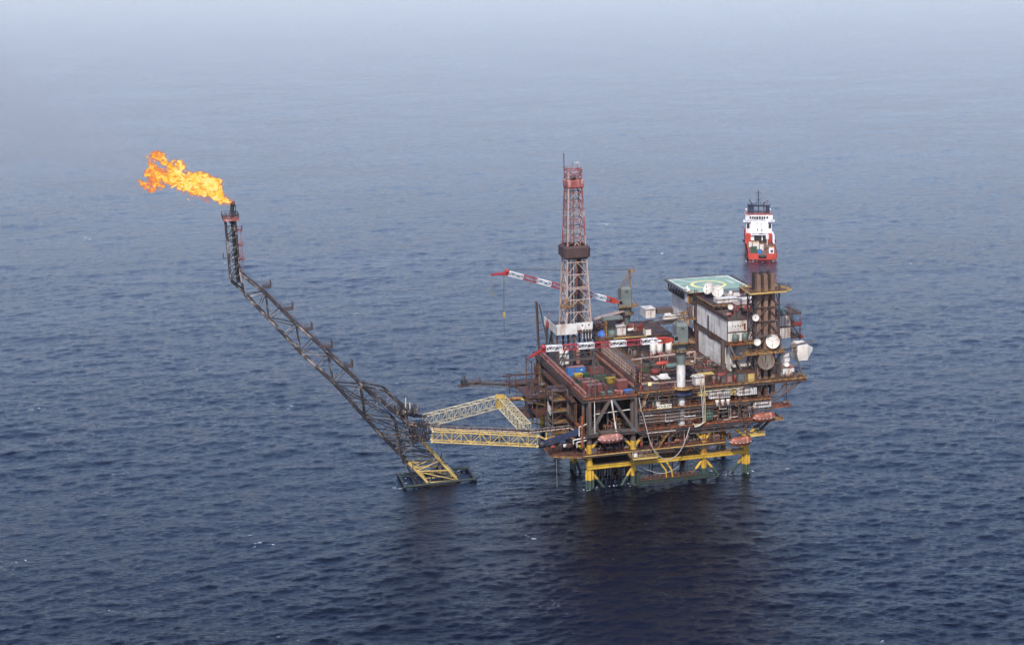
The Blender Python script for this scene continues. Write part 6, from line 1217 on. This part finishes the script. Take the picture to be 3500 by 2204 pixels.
SP('emblem', MB().add([(-1.2, 40.85, 10.0), (-.4, 40.85, 10), (-.8, 40.85, 12.2)], [(0, 1, 2)]).add([(1.0, 40.85, 10.6), (2.6, 40.85, 10.6), (1.8, 40.85, 9.9)], [(0, 1, 2)]).box(1.7, 40.84, 10.2, 1.9, 40.88, 12.2), 'mark_black')
SP('ledge', MB().box(-4.6, 40.2, 8.6, 5.0, 41, 8.9).box(-5, 39.8, 7.4, 5.4, 41, 7.8), 'ship_white')
SP('funnel', MB().prism([(-6.4, 46), (-2.8, 46), (-2.8, 50), (-6.4, 50)], 20.1, 25.2), 'ship_navy'); SP('funnel', MB().prism([(4.4, 46), (6.6, 46), (6.6, 50), (4.4, 50)], 20.1, 24.4), 'ship_navy')
SP('funnel_bridge', MB().box(-6.8, 46, 24.2, 7, 50, 24.6).box(-2.8, 46.4, 20.6, 4.4, 46.6, 21.2).rail([(-6.8, 46, 24.6), (7, 46, 24.6)], t=.15), 'ship_navy')
b = MB(); b.bar((0, 49, 20), (0, 49, 34), .5)
for z, w_ in ((26, 1.2), (28, 1.8), (29.6, 1.4), (31, 2.2), (32.4, 2.0)): b.bar((-w_, 49, z), (w_, 49, z), .2)
b.bar((-2, 49, 24.6), (0, 49, 29), .2).bar((2, 49, 24.6), (0, 49, 29), .2); SP('mast', b, 'ship_navy')
SP('fire_monitor', MB().tube((-4, 47, 24.6), (-4, 47, 26.4), .35).tube((-4, 47, 26), (-5.8, 46, 28.6), .25), 'ship_navy'); SP('fire_monitor', MB().tube((3.2, 47, 22), (3.2, 47, 27), .35).tube((3.2, 47, 26.2), (6, 46, 28), .25), 'signal_red', label='red fire monitor')
for s_ in (-1, 1): SP('fender', MB().lathe((s_*9.2, 38, 4.4), [(.3, -1), (.9, -.6), (.9, .6), (.3, 1)], 10, 'y'), 'black_rubber'); SP('bulwark', MB().box(min(s_*7.7, s_*8.8), 30, 4, max(s_*7.7, s_*8.8), 43, 9), 'ship_red' if s_ < 0 else 'ship_white')
SP('deck_crane', MB().bar((4.6, 34, 2.6), (4.6, 34, 6.6), .5).box(3.8, 33, 6.4, 5.4, 35, 9).bar((5.6, 33, 10.6), (7.6, 33, 10.6), .8), 'ship_white')
SP('radar_dome', MB().lathe((7.2, 50, 21.4), [(.3, -1.2), (.3, -.3), (.8, 0), (.8, .5), (.2, 1)], 10).lathe((-7.4, 50, 21.4), [(.3, -1.2), (.3, -.3), (.7, 0), (.7, .5), (.2, 1)], 10), 'ship_white')
GD = 'cargo on the deck of the supply vessel'
for (x, y, L_, W_, H_, c, rf_, lb) in ((-4.6, 20, 3.6, 4, 4.0, 'dish_white', 'cream_paint', 'cream cargo box in the middle of the ship deck'), (-.6, 17, 2.2, 3, 3.0, 'clad_white', 'clad_white', 'pale grey cargo box beside the cream one'), (-6.2, 7, 3.4, 4, 3.4, 'green_box', 'green_box', 'dark green cargo box at the left stern corner'), (-2.4, 6, 2.4, 2.6, 2.2, 'blue_box', 'blue_box', 'small blue cargo box near the stern notch'), (4.2, 7, 3.0, 3, 3.4, 'ship_white', 'cream_paint', 'white cargo box with dark opening at the right stern'), (2.4, 14, 2.2, 5, 1.2, 'derrick_red', 'brown_steel', 'low red brown cargo box on the right of the ship deck'), (-6.8, 27, 2, 3, 2.6, 'clad_white', 'clad_white', 'grey cargo box at the left rail of the ship deck'), (-3.4, 30, 2.6, 3, 2.6, 'tank_green', 'grey_steel', 'grey green cargo box before the ship superstructure')):
    t = thing('cargo_box', lb, 'container', (x, y, 2.62), GD, frame=SM); MB().box(x, y, 2.63, x+L_, y+W_, 2.6+H_).build('body', M[c], t); MB().box(x-.06, y-.06, 2.6+H_, x+L_+.06, y+W_+.06, 2.7+H_).build('roof', M[rf_], t)
    if 'opening' in lb: MB().box(x+.9, y-.04, 3.2, x+2.4, y, 4.6).build('opening', M['mark_black'], t)
    if 'cream cargo' in lb: MB().tube((x+1.8, y+2, 6.7), (x+1.8, y+2, 7.2), .4).build('lid', M['grey_steel'], t)

# ================================================================ flame of the flare
def surface_nets(fld, org, h):
    """iso surface at zero of a numpy grid (negative inside)"""
    nx, ny, nz = fld.shape; ins = fld < 0; c8 = [(i, j, k) for i in (0, 1) for j in (0, 1) for k in (0, 1)]
    s_ = sum(ins[i:nx-1+i, j:ny-1+j, k:nz-1+k].astype(int) for i, j, k in c8); act = (s_ > 0) & (s_ < 8); idx = -np.ones(act.shape, int); idx[act] = np.arange(act.sum()); P_ = np.argwhere(act); acc_ = np.zeros((len(P_), 3)); cnt = np.zeros(len(P_))
    for a in c8:
        for ax_ in range(3):
            if a[ax_]: continue
            c = list(a); c[ax_] = 1; va = fld[P_[:, 0]+a[0], P_[:, 1]+a[1], P_[:, 2]+a[2]]; vb = fld[P_[:, 0]+c[0], P_[:, 1]+c[1], P_[:, 2]+c[2]]; m = (va < 0) != (vb < 0); tt = np.where(m, va/(va-vb+1e-12), 0)
            for q in range(3): acc_[:, q] += np.where(m, a[q]+(tt if q == ax_ else 0), 0)
            cnt += m
    V_ = (P_+acc_/cnt[:, None])*h+np.array(org); faces = []
    for ax_ in range(3):
        o1, o2 = [d for d in range(3) if d != ax_]; sl = [slice(0, n_) for n_ in ins.shape]; a1 = list(sl); a2 = list(sl); a1[ax_] = slice(0, ins.shape[ax_]-1); a2[ax_] = slice(1, ins.shape[ax_]); ch = ins[tuple(a1)] != ins[tuple(a2)]
        for e in np.argwhere(ch):
            if e[o1] < 1 or e[o2] < 1 or e[o1] >= act.shape[o1] or e[o2] >= act.shape[o2]: continue
            q = []
            for d1, d2 in ((0, 0), (1, 0), (1, 1), (0, 1)): w_ = e.copy(); w_[o1] -= d1; w_[o2] -= d2; q.append(idx[tuple(w_)])
            if min(q) < 0: continue
            faces.append(q if (ins[tuple(e)] ^ (ax_ == 1)) else q[::-1])
    return V_, faces
def build_flame():
    tipp = Vector((ft.x, VF+1.6, ft.z)); rg = np.random.default_rng(9)
    def K(x, y): return PV('S1', x, y, VF+1.6)
    path = [(2070, 1175, .35), (1960, 1150, .8), (1850, 1090, 1.2), (1760, 980, 1.9), (1640, 850, 3.3), (1480, 800, 3.5), (1300, 790, 3.6), (1130, 740, 3.1), (980, 650, 2.5), (800, 560, 1.9), (640, 600, 2.1), (520, 680, 1.9)]
    extra = [(470, 560, 1.5), (430, 430, .9), (560, 220, 1.1), (440, 250, .8), (660, 330, .7), (240, 790, .7), (430, 840, .55), (1560, 1090, .6), (620, 800, 1.1), (740, 760, .9), (1020, 420, .8), (760, 420, 1.2), (860, 480, 1.2), (1900, 1060, .5)]
    pts = [(K(x, y), r) for x, y, r in path+extra]; links = [(i, i+1) for i in range(len(path)-1)]
    lo_ = np.array([min(p[i]-r for p, r in pts) for i in range(3)])-1.5; hi_ = np.array([max(p[i]+r for p, r in pts) for i in range(3)])+1.5; h = .27
    g = np.stack(np.meshgrid(*[np.arange(a, b_, h) for a, b_ in zip(lo_, hi_)], indexing='ij'), -1); d = np.full(g.shape[:3], 1e3)
    for i, j in links+[(k, k) for k in range(len(path), len(pts))]:
        a, ra = pts[i]; c, rc = pts[j]; a = np.array(a); c = np.array(c); ab = c-a; L2 = max(1e-6, ab@ab); tt = np.clip(((g-a)@ab)/L2, 0, 1); dd = np.linalg.norm(g-(a+tt[..., None]*ab), axis=-1)-(ra+(rc-ra)*tt)*.95; d = np.minimum(d, dd)
    nzv = np.zeros_like(d)
    for L, amp in ((5.5, .55), (3.2, .5), (1.9, .42), (1.1, .3), (.7, .2)):
        for _ in range(4): kv = rg.normal(size=3); kv *= 6.283/L/np.linalg.norm(kv); q = g+.5*np.sin(g[..., [1, 2, 0]]*1.7+rg.uniform(0, 6)); nzv += amp*np.sin(q@kv+rg.uniform(0, 6.28))*.6
    dist = np.clip((tipp.x-g[..., 0])/34, 0, 1); fld = d+nzv*(.35+1.5*dist)+.2*dist; V_, Fc = surface_nets(fld, lo_, h)
    fo = thing('flare_flame', 'bright yellow and orange gas flame streaming left from the flare tip', 'flame', tipp); b = MB(); b.add([tuple(v) for v in V_], Fc, True)
    m, n, l = newmat('fire'); out = n.new('ShaderNodeOutputMaterial'); em = n.new('ShaderNodeEmission'); tr = n.new('ShaderNodeBsdfTransparent'); mixs = n.new('ShaderNodeMixShader'); tc = n.new('ShaderNodeTexCoord'); nz = n.new('ShaderNodeTexNoise'); nz.inputs['Scale'].default_value = .3; nz.inputs['Detail'].default_value = 4; nz.inputs['Distortion'].default_value = 1.2; l.new(tc.outputs['Object'], nz.inputs[0])
    sx = n.new('ShaderNodeSeparateXYZ'); l.new(tc.outputs['Object'], sx.inputs[0]); mr = n.new('ShaderNodeMapRange'); mr.inputs[1].default_value = -16; mr.inputs[2].default_value = -27; mr.inputs[3].default_value = .10; mr.inputs[4].default_value = -.12; l.new(sx.outputs['X'], mr.inputs[0])
    ad = n.new('ShaderNodeMath'); l.new(nz.outputs['Fac'], ad.inputs[0]); l.new(mr.outputs[0], ad.inputs[1]); lw = n.new('ShaderNodeLayerWeight'); lw.inputs[0].default_value = .5; s2 = n.new('ShaderNodeMath'); s2.operation = 'MULTIPLY_ADD'; s2.inputs[1].default_value = -.5; l.new(lw.outputs['Facing'], s2.inputs[0]); l.new(ad.outputs[0], s2.inputs[2])
    cr = n.new('ShaderNodeValToRGB'); e = cr.color_ramp.elements; e[0].position = .05; e[0].color = (.75, .06, .015, 1); e[1].position = .6; e[1].color = (1, .9, .3, 1)
    for p_, c_ in ((.18, (.95, .16, .05, 1)), (.3, (1, .36, .12, 1)), (.40, (1, .66, .04, 1))): x_ = cr.color_ramp.elements.new(p_); x_.color = c_
    l.new(s2.outputs[0], cr.inputs[0]); l.new(cr.outputs[0], em.inputs[0]); st = n.new('ShaderNodeMapRange'); st.inputs[1].default_value = .1; st.inputs[2].default_value = .55; st.inputs[3].default_value = .48; st.inputs[4].default_value = .74; l.new(s2.outputs[0], st.inputs[0]); l.new(st.outputs[0], em.inputs[1])
    al = n.new('ShaderNodeMapRange'); al.inputs[1].default_value = -.08; al.inputs[2].default_value = .34; al.inputs[3].default_value = .0; al.inputs[4].default_value = .97; l.new(s2.outputs[0], al.inputs[0]); l.new(al.outputs[0], mixs.inputs[0]); l.new(tr.outputs[0], mixs.inputs[1]); l.new(em.outputs[0], mixs.inputs[2]); l.new(mixs.outputs[0], out.inputs[0])
    b.build('flame_body', m, fo)
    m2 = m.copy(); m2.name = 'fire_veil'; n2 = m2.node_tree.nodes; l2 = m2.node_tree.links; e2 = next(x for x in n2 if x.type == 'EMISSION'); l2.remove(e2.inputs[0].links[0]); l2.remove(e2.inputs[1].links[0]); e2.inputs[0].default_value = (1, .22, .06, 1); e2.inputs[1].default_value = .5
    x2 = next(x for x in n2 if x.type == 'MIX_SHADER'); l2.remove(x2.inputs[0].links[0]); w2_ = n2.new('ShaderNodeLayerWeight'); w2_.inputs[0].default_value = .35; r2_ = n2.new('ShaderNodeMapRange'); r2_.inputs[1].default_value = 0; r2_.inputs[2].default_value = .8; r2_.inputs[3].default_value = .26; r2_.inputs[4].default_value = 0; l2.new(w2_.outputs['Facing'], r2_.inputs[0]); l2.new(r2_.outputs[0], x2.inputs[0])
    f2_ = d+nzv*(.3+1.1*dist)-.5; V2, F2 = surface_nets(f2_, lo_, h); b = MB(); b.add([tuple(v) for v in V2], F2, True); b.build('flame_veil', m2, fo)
build_flame()

# ================================================================ thin smoke drifting off the flame
def build_smoke():
    a = PV('S1', 700, 520, VF+1.6); c = Vector((-300, 150, 172)); me = MB(); n = 18; m = 12; vs = []; L = (c-a).length
    d = (c-a).normalized(); s_ = d.cross(Vector((0, 0, 1))).normalized(); u_ = s_.cross(d)
    for j in range(m+1):
        f = j/m; r = 7+.30*L*f; p = a+d*(L*f)
        vs += [p+s_*math.cos(6.283*i/n)*r+u_*math.sin(6.283*i/n)*r for i in range(n)]
    me.add(vs, [(j*n+i, j*n+(i+1) % n, (j+1)*n+(i+1) % n, (j+1)*n+i) for j in range(m) for i in range(n)]+[tuple(range(n))[::-1], tuple(range(m*n, (m+1)*n))])
    mt, nn, l = newmat('smoke'); out = nn.new('ShaderNodeOutputMaterial'); pv = nn.new('ShaderNodeVolumePrincipled'); pv.inputs['Color'].default_value = (.60, .62, .68, 1)
    def math_(op, x, y=None, z=None):
        q = nn.new('ShaderNodeMath'); q.operation = op
        for k, s in enumerate((x, y, z)):
            if s is None: continue
            if isinstance(s, (int, float)): q.inputs[k].default_value = s
            else: l.new(s, q.inputs[k])
        return q.outputs[0]
    tc = nn.new('ShaderNodeTexCoord'); dt = nn.new('ShaderNodeVectorMath'); dt.operation = 'DOT_PRODUCT'; l.new(tc.outputs['Object'], dt.inputs[0]); dt.inputs[1].default_value = d
    ln = nn.new('ShaderNodeVectorMath'); ln.operation = 'LENGTH'; l.new(tc.outputs['Object'], ln.inputs[0]); t_ = dt.outputs['Value']; le = ln.outputs['Value']
    perp = math_('SQRT', math_('MAXIMUM', math_('SUBTRACT', math_('MULTIPLY', le, le), math_('MULTIPLY', t_, t_)), 0)); rad = math_('MULTIPLY_ADD', t_, .30, 7)
    edge = math_('SUBTRACT', 1, math_('DIVIDE', perp, rad)); edge.node.use_clamp = True; e2 = math_('MULTIPLY', edge, edge)
    fade = math_('SUBTRACT', 1, math_('DIVIDE', t_, L*.98)); fade.node.use_clamp = True
    nz = nn.new('ShaderNodeTexNoise'); nz.inputs['Scale'].default_value = .035; nz.inputs['Detail'].default_value = 4; l.new(tc.outputs['Object'], nz.inputs[0])
    mr = nn.new('ShaderNodeMapRange'); mr.inputs[1].default_value = .35; mr.inputs[2].default_value = .68; mr.inputs[3].default_value = .1; mr.inputs[4].default_value = .075; mr.inputs[3].default_value = .02; l.new(nz.outputs['Fac'], mr.inputs[0])
    l.new(math_('MULTIPLY', math_('MULTIPLY', mr.outputs[0], e2), fade), pv.inputs['Density']); l.new(pv.outputs[0], out.inputs['Volume'])
    ob = me.build('smoke', mt, None, loc=a, label='thin grey smoke drifting left and back from the flare flame', kind='stuff')
    import bmesh
    bm = bmesh.new(); bm.from_mesh(ob.data); bmesh.ops.recalc_face_normals(bm, faces=bm.faces); bm.to_mesh(ob.data); bm.free()
build_smoke()

# ================================================================ foam where the swell breaks on legs, float frame and hull
def build_foam():
    rg = random.Random(4); b = MB(); W = []
    def pl(u, v): q = PM @ Vector((u, v, 0)); return q.x, q.y
    for u in UL: W += [(pl(u+rg.uniform(-3, 3), rg.uniform(-2.6, .6)), .55) for _ in range(5)]
    for u, v in ((41.4+8, 0), (57-6, 2), (7, 0), (9, 0), (50, -1)): W += [(pl(u+rg.uniform(-1.4, 1.4), v+rg.uniform(-1, .5)), .4) for _ in range(3)]
    for _ in range(0): W.append((pl(rg.uniform(u0, u1), -3.9-rg.random()*1.2), .4))
    for _ in range(10): W.append((pl(rg.uniform(-60, -37), rg.uniform(20, 31)), .5))
    for _ in range(7): W.append((pl(-61.6-rg.random()*3, 22+rg.uniform(-4, 2)), .5))
    for _ in range(26): q = SM @ Vector((rg.uniform(-10.5, 10.5), rg.uniform(-7, .0), 0)); W.append(((q.x, q.y), .65))
    for (x, y), r in W:
        n = 7; r *= rg.uniform(.2, .62); cs = []
        for i in range(n): a = 6.283*i/n; xx, yy = x+math.cos(a)*r*rg.uniform(.9, 2.2), y+math.sin(a)*r*rg.uniform(.5, 1); cs.append((xx, yy, sea_z(xx, yy)+.14))
        b.add(cs+[(x, y, sea_z(x, y)+.3)], [(i, (i+1) % n, n) for i in range(n)], True)
    b.build('sea_foam', M['foam'], None, label='small white foam flecks around legs, float frame and ship stern', kind='stuff', frame=Matrix.Identity(4))
defm('foam', (.34, .37, .42), rust=0)
build_foam()
